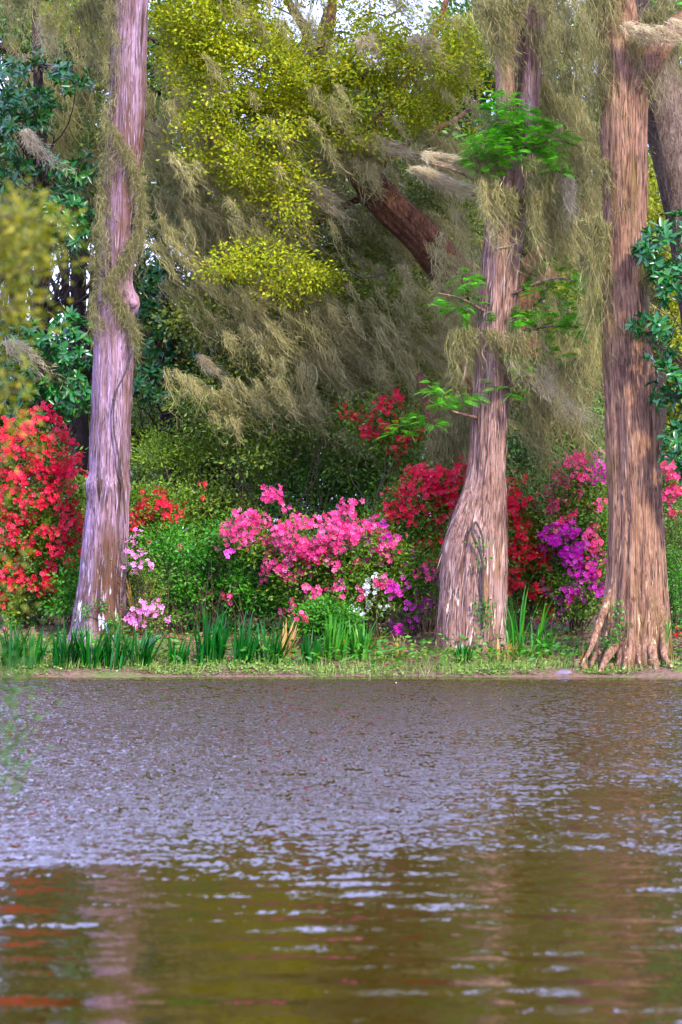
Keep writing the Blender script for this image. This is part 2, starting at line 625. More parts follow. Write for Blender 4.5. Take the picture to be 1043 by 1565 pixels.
M['moss_mid'] = leaf_mat('tan_lit_spanish_moss', [(152, 146, 94), (176, 168, 110), (140, 136, 80), (204, 194, 140)], .92, 0.9, 0.35, 0.1)  # lighter moss copy; brightness put into the colour for strands in shade
M['moss_pale'] = leaf_mat('pale_lit_spanish_moss', [(188, 174, 130), (212, 198, 158), (170, 154, 110), (230, 218, 184)], 1.0, 0.9, 0.35, 0.1)  # palest moss copy, coloured bright to look lit
M['fl_red'] = leaf_mat('red_petal', [(206, 6, 48), (224, 12, 50), (236, 30, 72), (214, 8, 44), (246, 70, 104)], 0.82, 0.5, 0.3, 0.2)
M['fl_crimson'] = leaf_mat('crimson_petal', [(222, 10, 40), (240, 26, 60), (204, 6, 34), (246, 60, 80)], 0.85, 0.5, 0.3, 0.2)
M['fl_pink'] = leaf_mat('pink_petal', [(224, 30, 106), (240, 60, 134), (246, 92, 158), (234, 44, 116), (250, 140, 190)], 0.8, 0.5, 0.3, 0.2)
M['fl_rose'] = leaf_mat('rose_petal', [(234, 34, 104), (240, 60, 128), (246, 90, 150), (226, 28, 90), (250, 126, 170)], 0.9, 0.5, 0.3, 0.2)
M['fl_magenta'] = leaf_mat('magenta_petal', [(196, 8, 150), (216, 16, 172), (230, 44, 190), (206, 10, 160), (242, 104, 210)], 0.88, 0.5, 0.3, 0.2)
M['fl_light'] = leaf_mat('light_pink_petal', [(250, 140, 206), (252, 170, 220), (246, 120, 192)], 0.92, 0.5, 0.3, 0.2)
M['fl_white'] = leaf_mat('white_petal', [(238, 238, 236), (246, 246, 250)], 0.9, 0.5, 0.3, 0.2)
M['stem'] = plain_mat('shrub_stem', [(70, 50, 34), (120, 92, 62)], 0.55, 30)
M['twig'] = plain_mat('brown_twig', [(60, 48, 36), (104, 84, 62)], 0.5, 20)
M['dead'] = plain_mat('bleached_dead_wood', [(150, 124, 100), (196, 174, 148)], 0.55, 20)
M['knee'] = plain_mat('cypress_knee_bark', [(110, 72, 50), (176, 128, 96)], 0.55, 18)
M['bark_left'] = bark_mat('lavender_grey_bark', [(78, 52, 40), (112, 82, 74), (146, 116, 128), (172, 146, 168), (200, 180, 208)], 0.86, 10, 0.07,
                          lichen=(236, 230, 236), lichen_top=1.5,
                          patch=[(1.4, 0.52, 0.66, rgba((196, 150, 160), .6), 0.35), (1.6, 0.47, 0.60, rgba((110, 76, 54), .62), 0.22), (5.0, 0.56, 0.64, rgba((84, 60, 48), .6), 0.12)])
M['bark_mid'] = bark_mat('pinkish_brown_bark', [(66, 44, 34), (112, 80, 64), (148, 112, 94), (176, 140, 124), (200, 172, 160)], 0.8, 10, 0.06,
                         lichen=(236, 214, 186), lichen_top=2.6,
                         patch=[(2.2, 0.54, 0.66, rgba((168, 126, 84), .6), 0.25), (3.0, 0.58, 0.66, rgba((186, 150, 140), .6), 0.2)])
M['bark_right'] = bark_mat('reddish_brown_bark', [(62, 42, 28), (112, 80, 58), (146, 108, 82), (168, 130, 100), (188, 154, 126)], 0.8, 12, 0.05,
                           lichen=(220, 190, 140), lichen_top=2.0,
                           patch=[(2.4, 0.56, 0.68, rgba((130, 104, 56), .6), 0.3)])
M['bark_oak'] = bark_mat('dark_oak_bark', [(56, 36, 22), (106, 68, 42), (136, 94, 62), (156, 112, 80)], 0.75, 14, 0.25, bump=0.02)
M['bark_grey'] = bark_mat('grey_furrowed_bark', [(54, 40, 30), (108, 86, 70), (150, 128, 112), (172, 152, 138)], 0.62, 22, 0.25, bump=0.02)
M['bark_bg'] = bark_mat('dark_branch_bark', [(36, 28, 22), (66, 52, 40), (92, 74, 58)], 0.5, 10, 0.2)
M['stone'] = plain_mat('lilac_stone', [(110, 92, 112), (170, 148, 172)], 0.5, 14)
M['hole'] = plain_mat('hollow_shade', [(14, 12, 16), (30, 26, 30)], 0.5, 10)  # near-black colour standing for the shade inside the oak's hole


def ground_material():
    m, N, Lk, out = new_mat('bank_soil')
    tc = N.new('ShaderNodeTexCoord')
    n1 = N.new('ShaderNodeTexNoise')
    n1.inputs['Scale'].default_value = 14
    n1.inputs['Detail'].default_value = 8
    Lk.new(tc.outputs['Object'], n1.inputs['Vector'])
    n2 = N.new('ShaderNodeTexNoise')
    n2.inputs['Scale'].default_value = 1.1
    n2.inputs['Detail'].default_value = 5
    Lk.new(tc.outputs['Object'], n2.inputs['Vector'])
    r1 = ramp(N, [(62, 44, 30), (110, 80, 58), (150, 116, 86), (92, 66, 44)], 0.5)
    r2 = ramp(N, [(52, 74, 14), (98, 122, 26), (130, 144, 44)], 0.55)
    Lk.new(n1.outputs['Fac'], r1.inputs[0])
    Lk.new(n1.outputs['Fac'], r2.inputs[0])
    mr = N.new('ShaderNodeMapRange')
    mr.inputs[1].default_value = 0.52
    mr.inputs[2].default_value = 0.62
    Lk.new(n2.outputs['Fac'], mr.inputs[0])
    mx = N.new('ShaderNodeMixRGB')
    Lk.new(mr.outputs[0], mx.inputs['Fac'])
    Lk.new(r1.outputs[0], mx.inputs['Color1'])
    Lk.new(r2.outputs[0], mx.inputs['Color2'])
    b = N.new('ShaderNodeBsdfPrincipled')
    b.inputs['Roughness'].default_value = 0.9
    Lk.new(mx.outputs[0], b.inputs['Base Color'])
    bp = N.new('ShaderNodeBump')
    bp.inputs['Distance'].default_value = 0.06
    Lk.new(n1.outputs['Fac'], bp.inputs['Height'])
    Lk.new(bp.outputs[0], b.inputs['Normal'])
    Lk.new(b.outputs[0], out.inputs['Surface'])
    return m


def water_material():
    m, N, Lk, out = new_mat('pond_water')
    b = N.new('ShaderNodeBsdfPrincipled')
    b.inputs['Base Color'].default_value = rgba((90, 72, 12), 0.27)
    b.inputs['Roughness'].default_value = 0.03
    b.inputs['IOR'].default_value = 1.333
    tc = N.new('ShaderNodeTexCoord')
    at = N.new('ShaderNodeAttribute')
    at.attribute_name = 'ruffle'
    acc = None
    for sc_, st_, amp in ((30.0, 0.75, 1.0), (11.0, 0.7, 0.9)):     # catspaw ripples: random facet slopes
        mp = N.new('ShaderNodeMapping')
        mp.inputs['Scale'].default_value = (1, st_, 1)
        Lk.new(tc.outputs['Object'], mp.inputs['Vector'])
        nn = N.new('ShaderNodeTexNoise')
        nn.inputs['Scale'].default_value = sc_
        nn.inputs['Detail'].default_value = 2
        Lk.new(mp.outputs[0], nn.inputs['Vector'])
        sb = N.new('ShaderNodeVectorMath')
        sb.operation = 'SUBTRACT'
        sb.inputs[1].default_value = (.5, .565, .5)
        Lk.new(nn.outputs['Color'], sb.inputs[0])
        ml = N.new('ShaderNodeVectorMath')
        ml.operation = 'MULTIPLY'
        ml.inputs[1].default_value = (amp, amp * 1.3, 0)
        Lk.new(sb.outputs[0], ml.inputs[0])
        if acc is None:
            acc = ml.outputs[0]
        else:
            av = N.new('ShaderNodeVectorMath')
            av.operation = 'ADD'
            Lk.new(acc, av.inputs[0])
            Lk.new(ml.outputs[0], av.inputs[1])
            acc = av.outputs[0]
    sc = N.new('ShaderNodeVectorMath')
    sc.operation = 'SCALE'
    Lk.new(acc, sc.inputs[0])
    Lk.new(at.outputs['Fac'], sc.inputs['Scale'])
    ge = N.new('ShaderNodeNewGeometry')
    ad = N.new('ShaderNodeVectorMath')
    ad.operation = 'ADD'
    Lk.new(ge.outputs['Normal'], ad.inputs[0])
    Lk.new(sc.outputs[0], ad.inputs[1])
    no = N.new('ShaderNodeVectorMath')
    no.operation = 'NORMALIZE'
    Lk.new(ad.outputs[0], no.inputs[0])
    Lk.new(no.outputs[0], b.inputs['Normal'])
    Lk.new(b.outputs[0], out.inputs['Surface'])
    return m


M['ground'] = ground_material()
M['water'] = water_material()

# ------------------------------------------------------------------ ground sheet
gx = np.unique(np.r_[np.linspace(-600, -12, 24), np.arange(-12, 12.01, 0.12), np.linspace(12, 600, 24)])
gy = np.unique(np.r_[np.linspace(-200, -2, 10), np.arange(-2, 14, 0.5), np.linspace(14, 38, 12), np.arange(38, 48, 0.08),
                     np.linspace(48, 80, 40), np.linspace(80, 900, 16)])
GX, GY = np.meshgrid(gx, gy)
GZ = ground_z(GX, GY)
ny, nx = GX.shape
ii = (np.arange(ny - 1)[:, None] * nx + np.arange(nx - 1)[None]).reshape(-1, 1)
GRID = ii + np.array([[0, 1, nx + 1, nx]])
g = link('ground', mesh('ground', np.stack([GX, GY, GZ], -1).reshape(-1, 3), GRID), M['ground'], kind='structure')
g['label'] = 'gently rising pond bank of bare soil, moss and leaf litter under the trees'


# ------------------------------------------------------------------ water: real ripples from a wind spectrum
def spectrum(nx_, ny_, dx, lam0, lam1, spread, seed, power):
    rg = np.random.default_rng(seed)
    kx = np.fft.fftfreq(nx_, dx)[None] * 2 * np.pi
    ky = np.fft.fftfreq(ny_, dx)[:, None] * 2 * np.pi
    k = np.sqrt(kx**2 + ky**2) + 1e-9
    ang = np.arctan2(np.abs(kx), np.abs(ky))
    lam = 2 * np.pi / k
    a = np.where((lam > lam0) & (lam < lam1), k ** power, 0) * np.exp(-(ang / spread) ** 2)
    h = np.fft.ifft2(a * (rg.normal(size=a.shape) + 1j * rg.normal(size=a.shape))).real
    s = np.gradient(h, dx, axis=0).std()
    return h / s                                    # unit rms slope along Y


DX = 0.05
wx = np.arange(-5.6, 5.6, DX)
wy = np.arange(8.0, 40.4, DX)
WX, WY = np.meshgrid(wx, wy)
h_f = spectrum(len(wx), len(wy), DX, 0.13, 0.5, 0.75, 3, -1.6)
h_m = spectrum(len(wx), len(wy), DX, 0.35, 1.2, 0.55, 4, -1.5)
h_l = spectrum(len(wx), len(wy), DX, 0.5, 3.0, 0.40, 8, -1.2)


def sstep(x, a, b):
    t = np.clip((x - a) / (b - a), 0, 1)
    return t * t * (3 - 2 * t)


pxs = CX + WX / WY * FPX
gust = 0.5 + 0.5 * noise3(WX * 0.35 + 3, WY * 0.12, 2)
gust2 = 0.5 + 0.5 * noise3(WX * 0.9 + 7, WY * 0.45, 6)
far = sstep(WY + 2.2 * noise3(WX * 0.5, WY * 0.25, 1) + 0.8 * noise3(WX * 2, WY, 5), 14.0, 22.5)
shore = 1 - sstep(WY, 38.5, 39.1)
right = 1 - 0.66 * sstep(pxs + 120 * noise3(WX * .8, WY * .3, 9), 480, 1000)
A_f = 0.06 * far * (0.65 + 0.6 * gust) * right
A_m = 0.035 * far * (0.5 + gust) * right + 0.026 * (1 - far) * sstep(WY, 10.5, 16) * (0.2 + gust2) + 0.012
A_l = 0.014 * (0.5 + gust) + 0.008
A_f = A_f + .034 * (1 - far) * gust2
WZ = (h_f * A_f + h_m * A_m) * shore + h_l * A_l * (0.15 + 0.85 * shore)
fade = np.minimum(np.minimum(sstep(WX, -5.6, -5.3), 1 - sstep(WX, 5.27, 5.56)), np.minimum(sstep(WY, 8, 8.3), 1.0))
WZ = WZ * fade
ny, nx = WX.shape
ii = (np.arange(ny - 1)[:, None] * nx + np.arange(nx - 1)[None]).reshape(-1, 1)
WF = ii + np.array([[0, 1, nx + 1, nx]])
WV = np.stack([WX, WY, WZ], -1).reshape(-1, 3)
# calm sheets continuing the pond on both sides and towards the camera, butted to the rippled patch
x0, x1, y0, y1 = wx[0], wx[-1], wy[0], wy[-1]
quads = [((-300, -1), (x0, y1)), ((x1, -1), (300, y1)), ((x0, -1), (x1, y0))]
ex, ef = [], []
for (a, b_), (c, d) in quads:
    k = len(WV) + len(ex)
    ex += [(a, b_, 0), (c, b_, 0), (c, d, 0), (a, d, 0)]
    ef.append([k, k + 1, k + 2, k + 3])
wt = link('pond_water', mesh('pond_water', np.r_[WV, np.array(ex, float)], np.r_[WF, np.array(ef)]), M['water'], kind='structure')
ruf = np.r_[(far * (0.04 + .96 * shore) * right * (0.35 + 0.75 * gust + 0.6 * gust2) * (1.5 + 1.6 * sstep(WY, 20, 34)) + 0.05 + 0.22 * (1 - far) * sstep(WY, 10, 17) * gust2).ravel(), np.full(len(ex), .5)]
_at = wt.data.attributes.new('ruffle', 'FLOAT', 'POINT')
_at.data.foreach_set('value', ruf.astype(np.float32))
wt['label'] = 'brown pond water ruffled by wind, lavender glints far out and calm reflections near'

# ==================================================================== TREES


def trunk_profile(prof, Y):
    """rows (py, left, right) -> centre path, radius"""
    pts, rad = [], []
    for py, l, r in prof:
        pts.append(P((l + r) / 2, py, Y))
        rad.append(PX((r - l) / 2, Y))
    return np.array(pts), np.array(rad)


def fronds(C, D, per, L=0.22, lf=0.035, nl=26, droop=0.25):
    """feathery cypress sprays: each a twig line with two ranks of needles; returns leaf mesh"""
    n = len(C) * per
    c = np.repeat(C, per, 0) + R.normal(0, 0.05, (n, 3))
    d = np.repeat(D, per, 0)
    a = d * np.array([1, 1, 0.2]) + R.normal(0, 0.7, (n, 3)) * np.array([1, 1, 0.22])
    a = unit(a)
    up = unit(np.array([0, 0, 1.0]) + R.normal(0, 0.25, (n, 3)))
    s = perp(a, up)
    l = L * R.uniform(0.6, 1.25, n)
    t = np.linspace(0.05, 1, nl)
    sg = np.where(np.arange(nl) % 2 == 0, 1.0, -1.0)
    p = c[:, None] + a[:, None] * (l[:, None] * t)[..., None] - np.array([0, 0, 1.0]) * (droop * l[:, None] * t**2)[..., None]
    ax = a[:, None] * 0.55 + s[:, None] * sg[None, :, None]
    ln = (lf * (0.5 + 1.1 * np.sin(np.pi * (0.12 + 0.83 * t))))[None] * R.uniform(0.8, 1.2, (n, 1))
    nn = np.repeat(up[:, None], nl, 1)
    return leaves(p.reshape(-1, 3), ax.reshape(-1, 3), nn.reshape(-1, 3), ln.ravel(), (ln * 0.36).ravel(), 0.1)


def bark_strips(VF, rows, seg, n, mat, t, L=(.10, .42), W=.017):
    """loose fibrous strips standing off the trunk surface"""
    V = VF[0][:rows * seg].reshape(rows, seg, 3)
    C = V.mean(1)
    i, j = R.integers(4, rows - 12, n), R.integers(0, seg, n)
    p = V[i, j]
    rad_ = unit((p - C[i]) * np.array([1, 1, 0]))
    l = R.uniform(L[0], L[1], n)
    up_ = unit(V[np.minimum(i + 8, rows - 1), j] - p)
    sgn = np.where(R.random(n) < .7, -1.0, 1.0)[:, None]
    a = unit(up_ * sgn + R.normal(0, .05, (n, 3)) + rad_ * .012)
    nn = rad_ + R.normal(0, .25, (n, 3))
    part('bark_strips', leaves(p + rad_ * .004, a, nn, l, W * R.uniform(.5, 1.4, n), .35), mat, t, 'stuff')


M['strip_left'] = leaf_mat('lavender_bark_strip', [(96, 70, 60), (140, 112, 116), (170, 146, 160), (120, 92, 84)], .7, .85, .0, .2)
M['strip_mid'] = leaf_mat('pinkish_bark_strip', [(86, 60, 48), (134, 102, 86), (168, 136, 122), (196, 170, 158)], .64, .85, .0, .2)
M['strip_right'] = leaf_mat('reddish_bark_strip', [(80, 54, 38), (128, 92, 68), (158, 120, 92), (180, 146, 118)], .64, .85, .0, .2)

# ---- left cypress
YL = 43.0
base = P(150, 975, YL)
tL = thing('cypress_tree', 'tall lavender-grey trunk with moss down its left edge, behind the iris clumps', 'tree', base)
prof = [(992, 96, 203), (965, 106, 196), (940, 112, 194), (900, 120, 194), (850, 126, 195), (800, 131, 197), (755, 134, 199), (742, 132, 201), (730, 136, 199),
        (700, 138, 200), (600, 143, 203), (500, 147, 205), (474, 148, 207), (463, 147, 213), (452, 149, 207), (370, 153, 212), (300, 158, 214), (200, 164, 218),
        (100, 169, 222), (0, 173, 228), (-120, 179, 230), (-300, 190, 236)]
pts, rad = trunk_profile(prof, YL)
flL = lambda th, L: 1 + 0.06 * np.exp(-L / 0.5) * np.cos(7 * th + 1)
_t = tube(pts, rad, 260, 120, 0.016, 15, 0.8, 1.0, flL)
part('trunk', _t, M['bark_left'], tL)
bark_strips(_t, 260, 120, 1600, M['strip_left'], tL)
C, D = blob_points([(190, -150, 120, 60), (240, -230, 140, 60), (130, -220, 120, 60)], YL, 1.2, 160)
part('crown', fronds(C, D, 5), M['cyp_leaf'], tL, 'stuff')
for a, b in (((188, -80), (300, -160)), ((192, -140), (80, -190))):
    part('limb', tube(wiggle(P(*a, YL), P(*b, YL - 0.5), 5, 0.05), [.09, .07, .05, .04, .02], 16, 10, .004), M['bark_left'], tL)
# knot scar rings and small stubs
for px_, py_, r_ in ((176, 612, .045), (205, 466, .06), (160, 742, .05)):
    c = P(px_, py_, YL)
    c[1] = YL - PX(30, YL) + 0.02
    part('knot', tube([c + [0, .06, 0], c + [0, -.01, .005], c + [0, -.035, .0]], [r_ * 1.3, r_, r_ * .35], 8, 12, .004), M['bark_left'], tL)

# ---- middle cypress
YM = 42.0
base = P(720, 990, YM)
tM = thing('cypress_tree', 'leaning pinkish-brown trunk with a bulging base and dead white twigs, feathery green sprigs above', 'tree', base)
prof = [(1005, 662, 774), (985, 668, 769), (950, 671, 770), (900, 675, 771), (865, 676, 771), (845, 678, 771), (825, 684, 772), (800, 692, 772), (770, 704, 774), (740, 714, 775),
        (700, 721, 776), (650, 725, 778), (600, 728, 780), (500, 733, 783), (430, 736, 788), (350, 741, 797), (300, 746, 803), (240, 752, 812)]
pts, rad = trunk_profile(prof, YM)
flM = lambda th, L: 1 + 0.05 * np.exp(-L / 1.6) * np.cos(5 * th + 0.6) + 0.035 * np.exp(-L / 1.2) * np.cos(11 * th)
_t = tube(pts, rad, 220, 128, 0.024, 14, 0.7, 4.0, flM)
part('trunk', _t, M['bark_mid'], tM)
bark_strips(_t, 220, 128, 2200, M['strip_mid'], tM)
for nm, st, r in (('stem', [(776, 262), (773, 180), (772, 90), (768, 0), (764, -120), (760, -300)], [17, 15, 14, 13, 12, 9]),
                  ('stem', [(800, 262), (806, 180), (815, 90), (822, 0), (828, -120), (840, -300)], [16, 15, 14, 13, 11, 8]),
                  ('stem', [(790, 262), (793, 180), (796, 90), (796, 0), (796, -120), (800, -260)], [14, 12, 11, 10, 9, 6])):
    part(nm, tube([P(x, y, YM + (0.25 if x < 800 and x > 780 else 0)) for x, y in st], [PX(v, YM) for v in r], 70, 40, 0.008, 14, .8, r[0] * 1.0), M['bark_mid'], tM)
for st in ([(738, 508), (722, 520), (714, 545), (711, 570)], [(722, 520), (708, 528), (714, 556)], [(745, 520), (737, 540), (744, 555), (746, 575)],
           [(760, 380), (785, 374), (800, 366)], [(785, 376), (775, 396)], [(712, 560), (708, 580), (704, 590)]):
    pp = [P(x, y, YM - PX(28, YM)) for x, y in st]
    part('dead_twig', tube(pp, np.linspace(.016, .006, len(pp)), 14, 8), M['dead'], tM)
for st in ([(760, 300), (700, 262), (660, 250)], [(780, 230), (850, 215), (890, 225)], [(770, 520), (830, 500), (890, 500)], [(735, 640), (690, 628), (655, 612)],
           [(750, 480), (700, 455), (670, 448)], [(780, 450), (850, 425), (885, 430)], [(765, 595), (800, 585), (830, 590)]):
    pp = [P(x, y, YM - 0.1 - 0.25 * i) for i, (x, y) in enumerate(st)]
    part('branch', tube(pp, [.03, .018, .007], 18, 8, .002), M['bark_mid'], tM)
FM = [(780, 170, 35, 28), (790, 200, 50, 20), (750, 225, 35, 20), (735, 250, 25, 18), (840, 215, 35, 14), (800, 235, 40, 20), (850, 250, 25, 12), (735, 270, 15, 12), (830, 265, 25, 10), (760, 190, 30, 20)]
FM2 = [(705, 465, 32, 14), (720, 435, 22, 14), (790, 490, 40, 14), (840, 490, 40, 20), (870, 500, 40, 26), (855, 430, 35, 22), (830, 440, 20, 14), (890, 470, 25, 18), (790, 580, 28, 20), (770, 600, 18, 10),
       (680, 605, 34, 12), (700, 612, 26, 10), (650, 640, 30, 10), (620, 655, 20, 8), (800, 555, 25, 12), (850, 545, 25, 12), (880, 415, 20, 14)]
C, D = blob_points(FM, YM - 0.45, 0.55, 170, 0.2)
C2, D2 = blob_points(FM2, YM - 0.3, 0.5, 150, 0.2)
C3, D3 = blob_points([(790, -180, 130, 60), (860, -240, 120, 50), (720, -230, 120, 50)], YM, 1.0, 110)
part('foliage', fronds(np.r_[C, C2, C3], np.r_[D, D2, D3], 6, 0.20, 0.038, 20), M['cyp_leaf'], tM, 'stuff')

# ---- right cypress
YR = 40.75
base = P(960, 1018, YR)
tR = thing('cypress_tree', 'thick reddish-brown trunk with fluted flaring foot and roots at the water edge', 'tree', base)
prof = [(1035, 902, 1024), (1015, 908, 1022), (990, 914, 1019), (950, 920, 1017), (900, 926, 1014), (850, 929, 1011), (800, 932, 1008), (700, 931, 1003), (600, 928, 999), (500, 923, 993),
        (400, 920, 987), (300, 920, 989), (200, 919, 990), (130, 919, 991), (90, 918, 990), (40, 916, 978), (0, 914, 972), (-120, 912, 962), (-300, 908, 945)]
pts, rad = trunk_profile(prof, YR)
flR = lambda th, L: 1 + (0.13 * np.cos(7 * th + 0.4 + .2 * np.sin(L * 2)) + 0.07 * np.cos(15 * th + .3 * L)) * (0.22 + np.exp(-L / 0.9))
_t = tube(pts, rad, 260, 128, 0.024, 14, 0.6, 9.0, flR)
part('trunk', _t, M['bark_right'], tR)
bark_strips(_t, 260, 128, 2800, M['strip_right'], tR)
part('limb', tube([P(955, 190, YR + .02), P(975, 130, YR - .1), P(992, 98, YR - .22), P(1006, 75, YR - .3), P(1030, 45, YR - .3), P(1075, 0, YR - .2), P(1150, -90, YR)],
                  [PX(v, YR) for v in (14, 20, 20, 18, 15, 13, 8)], 60, 40, .008, 12, .8, 2.0), M['bark_right'], tR)
for rt in ([(930, 920), (915, 962), (900, 992), (890, 1012)], [(945, 950), (934, 985), (925, 1010), (918, 1022)], [(962, 930), (960, 985), (957, 1012), (954, 1022)],
           [(985, 940), (992, 985), (1000, 1012), (1006, 1022)], [(1005, 930), (1014, 975), (1020, 1002), (1030, 1016)], [(975, 950), (976, 990), (979, 1013), (984, 1024)],
           [(935, 985), (915, 1000), (905, 1015)]):
    pp = [P(x, y, YR - PX(24, YR) - 0.19 * i) for i, (x, y) in enumerate(rt)]
    x0_, y0_ = 968 + (rt[0][0] - 968) * .55, rt[0][1] - 45
    pp = [P(x0_, y0_, YR - .14)] + [q + np.array([R.normal(0, .025), 0, 0]) for q in pp]
    pp[-1][2] -= .05
    part('root', tube(pp, np.array([.04, .075, .07, .05, .028])[:len(pp)] * (1 if len(pp) > 4 else .6), 40, 24, .014, 14, 1.5, rt[0][0] * 1.0), M['bark_right'], tR)
C3, D3 = blob_points([(1000, -180, 120, 60), (900, -240, 140, 50), (1080, -120, 90, 60), (1030, 30, 30, 25), (1000, 15, 25, 14)], YR - .3, 0.8, 100)
part('foliage', fronds(C3, D3, 5, 0.18, 0.03, 20), M['cyp_leaf'], tR, 'stuff')

# ---- live oak with the leaning bole
YO = 46.2
base = P(905, 870, YO + 4)
base[2] = ground_z(base[0], YO + 4) - .1
tO = thing('live_oak_tree', 'dark leaning oak with a hollow in its bole and a yellow-green spreading crown', 'tree', base)
pts = [base, P(880, 720, YO + 4), P(815, 560, YO + 2.5), P(750, 480, YO + .9), P(692, 420, YO + .3), P(640, 358, YO), P(590, 310, YO - .1), P(560, 272, YO + .1), P(525, 225, YO + .5), P(470, 160, YO + 1.2)]
part('trunk', tube(pts, [.62, .48, .38, .33, .30, .28, .26, .24, .21, .15], 150, 96, .03, 16, 1.2, 3.0), M['bark_oak'], tO)
for st, r in (([(470, 160), (420, 90), (380, 0), (350, -120)], .15), ([(540, 240), (600, 150), (660, 60), (700, -60)], .14), ([(500, 195), (430, 200), (360, 160), (290, 120)], .10),
              ([(575, 290), (500, 330), (440, 370), (360, 405)], .07), ([(560, 265), (630, 215), (700, 180), (735, 150)], .08), ([(470, 160), (500, 60), (520, -60), (560, -160)], .12),
              ([(760, 500), (795, 420), (880, 330), (960, 250)], .16), ([(760, 500), (850, 410), (900, 340), (940, 240)], .15)):
    pp = [P(x, y, YO + .5 + .45 * i) for i, (x, y) in enumerate(st)]
    part('limb', tube(pp, [r, r * .8, r * .55, r * .25], 40, 20, .006, 12, 1.2, st[0][0] * .1), M['bark_oak'], tO)
hc = P(557, 309, YO - .30)
part('hollow', tube([hc + [0, .1, 0], hc + [0, .02, 0], hc + [0, -.0, 0]], [.05, .06, .045], 6, 14), M['hole'], tO)  # closed plug, no cavity; the darkness of the hole is its colour
OY = [(330, 30, 90, 55), (400, 110, 85, 60), (340, 150, 75, 45), (430, 190, 60, 55), (405, 250, 60, 45), (320, 215, 50, 35), (300, 90, 45, 45), (450, 130, 55, 45), (520, 130, 60, 45),
      (580, 90, 65, 50), (640, 120, 70, 45), (600, 170, 70, 28), (690, 110, 45, 38), (545, 50, 40, 35), (620, 40, 60, 40), (560, 200, 45, 26), (455, 290, 40, 25), (350, 65, 60, 40),
      (400, 395, 50, 24), (450, 430, 50, 32), (345, 405, 30, 16), (480, 440, 28, 20), (430, 320, 40, 26), (700, 60, 40, 30), (270, 50, 40, 40), (380, 300, 25, 18), (120, 20, 40, 30), (725, 200, 16, 20), (250, 0, 40, 30), (330, -10, 60, 30), (440, -20, 40, 20), (570, -5, 50, 24),
      (470, -70, 180, 60), (640, -90, 150, 60), (330, -80, 120, 50)]
C, D = blob_points(OY, 45.3, 1.1, 640, 0.3)
part('crown_twigs', join([tube(wiggle(c + [R.normal(0, .5), .4 + R.random(), R.uniform(-.3, .5)], c, 5, .06), [.02, .016, .012, .008, .004], 8, 6) for c in C[::3]]), M['twig'], tO, 'stuff')
part('crown', clump_leaves(C, D, 170, 0.17, 0.07, 0.037, flat=0.6), M['oak_yellow'], tO, 'stuff')
OD = [(560, 420, 90, 60), (620, 480, 80, 60), (520, 500, 60, 60), (660, 330, 60, 50), (560, 340, 60, 50), (480, 360, 50, 40), (690, 560, 50, 40), (600, 550, 60, 40), (640, 270, 60, 40), (700, 330, 40, 60), (470, 480, 50, 40)]
C, D = blob_points(OD, 48.8, 1.0, 300, 0.2)
part('lower_crown', clump_leaves(C, D, 110, 0.22, 0.10, 0.05), M['oak_dull'], tO, 'stuff')

OF = [(300, 380, 40, 20), (480, 520, 40, 26), (430, 360, 30, 16), (530, 450, 50, 30), (600, 470, 50, 30), (660, 520, 30, 30), (500, 590, 50, 20), (620, 590, 50, 26), (260, 270, 24, 16), (690, 260, 30, 20), (705, 450, 24, 24), (710, 500, 24, 30), (380, 500, 50, 30), (320, 470, 40, 20), (440, 580, 40, 20), (350, 560, 40, 20), (290, 500, 30, 20)]
C, D = blob_points(OF, 46.4, .4, 190, 0.2)
part('lower_crown', clump_leaves(C, D, 70, 0.22, 0.08, 0.045), M['oak_dull'], tO, 'stuff')

# ---- grey oak at the right edge
YG = 45.5
base = P(1090, 900, YG)
base[2] = ground_z(base[0], YG) - .1
tG = thing('oak_tree', 'leaning grey furrowed bole at the right edge, behind the thick reddish trunk', 'tree', base)
part('trunk', tube([base, P(1092, 700, YG), P(1085, 500, YG), P(1066, 380, YG), P(1042, 270, YG), P(1022, 190, YG), P(1005, 110, YG), P(990, 0, YG), P(985, -150, YG)],
                   [PX(v, YG) for v in (50, 46, 42, 40, 38, 36, 34, 30, 24)], 150, 80, .012, 16, 2.2, 7.0), M['bark_grey'], tG)
part('limb', tube([P(1040, 260, YG), P(1075, 180, YG), P(1110, 60, YG), P(1130, -80, YG)], [PX(v, YG) for v in (30, 28, 24, 18)], 60, 40, .012, 14, 1.6, 4.0), M['bark_oak'], tG)
C, D = blob_points([(1020, -120, 110, 60), (920, -150, 120, 50), (1110, -80, 80, 60), (860, 20, 60, 30)], YG, 1.4, 120)
part('crown', clump_leaves(C, D, 110, 0.24, 0.10, 0.05), M['oak_dull'], tG, 'stuff')

# ---- small mossy leaning tree between the middle trunk and the red azalea
YS = 44.6
base = P(742, 880, YS)
base[2] = ground_z(base[0], YS) - .05
tS = thing('mossy_tree', 'small moss-draped tree leaning left, beside the middle trunk above red azaleas', 'tree', base)
part('trunk', tube([base, P(728, 800, YS), P(705, 745, YS), P(683, 690, YS), P(668, 648, YS), P(655, 615, YS), P(640, 570, YS)], [PX(v, YS) for v in (22, 21, 21, 20, 17, 12, 5)], 70, 40, .01, 14, 1, 6.0), M['bark_oak'], tS)
part('limb', tube([P(690, 705, YS), P(712, 650, YS), P(720, 600, YS - .2), P(700, 540, YS - .3)], [PX(v, YS) for v in (10, 8, 6, 3)], 30, 16, .005), M['bark_oak'], tS)

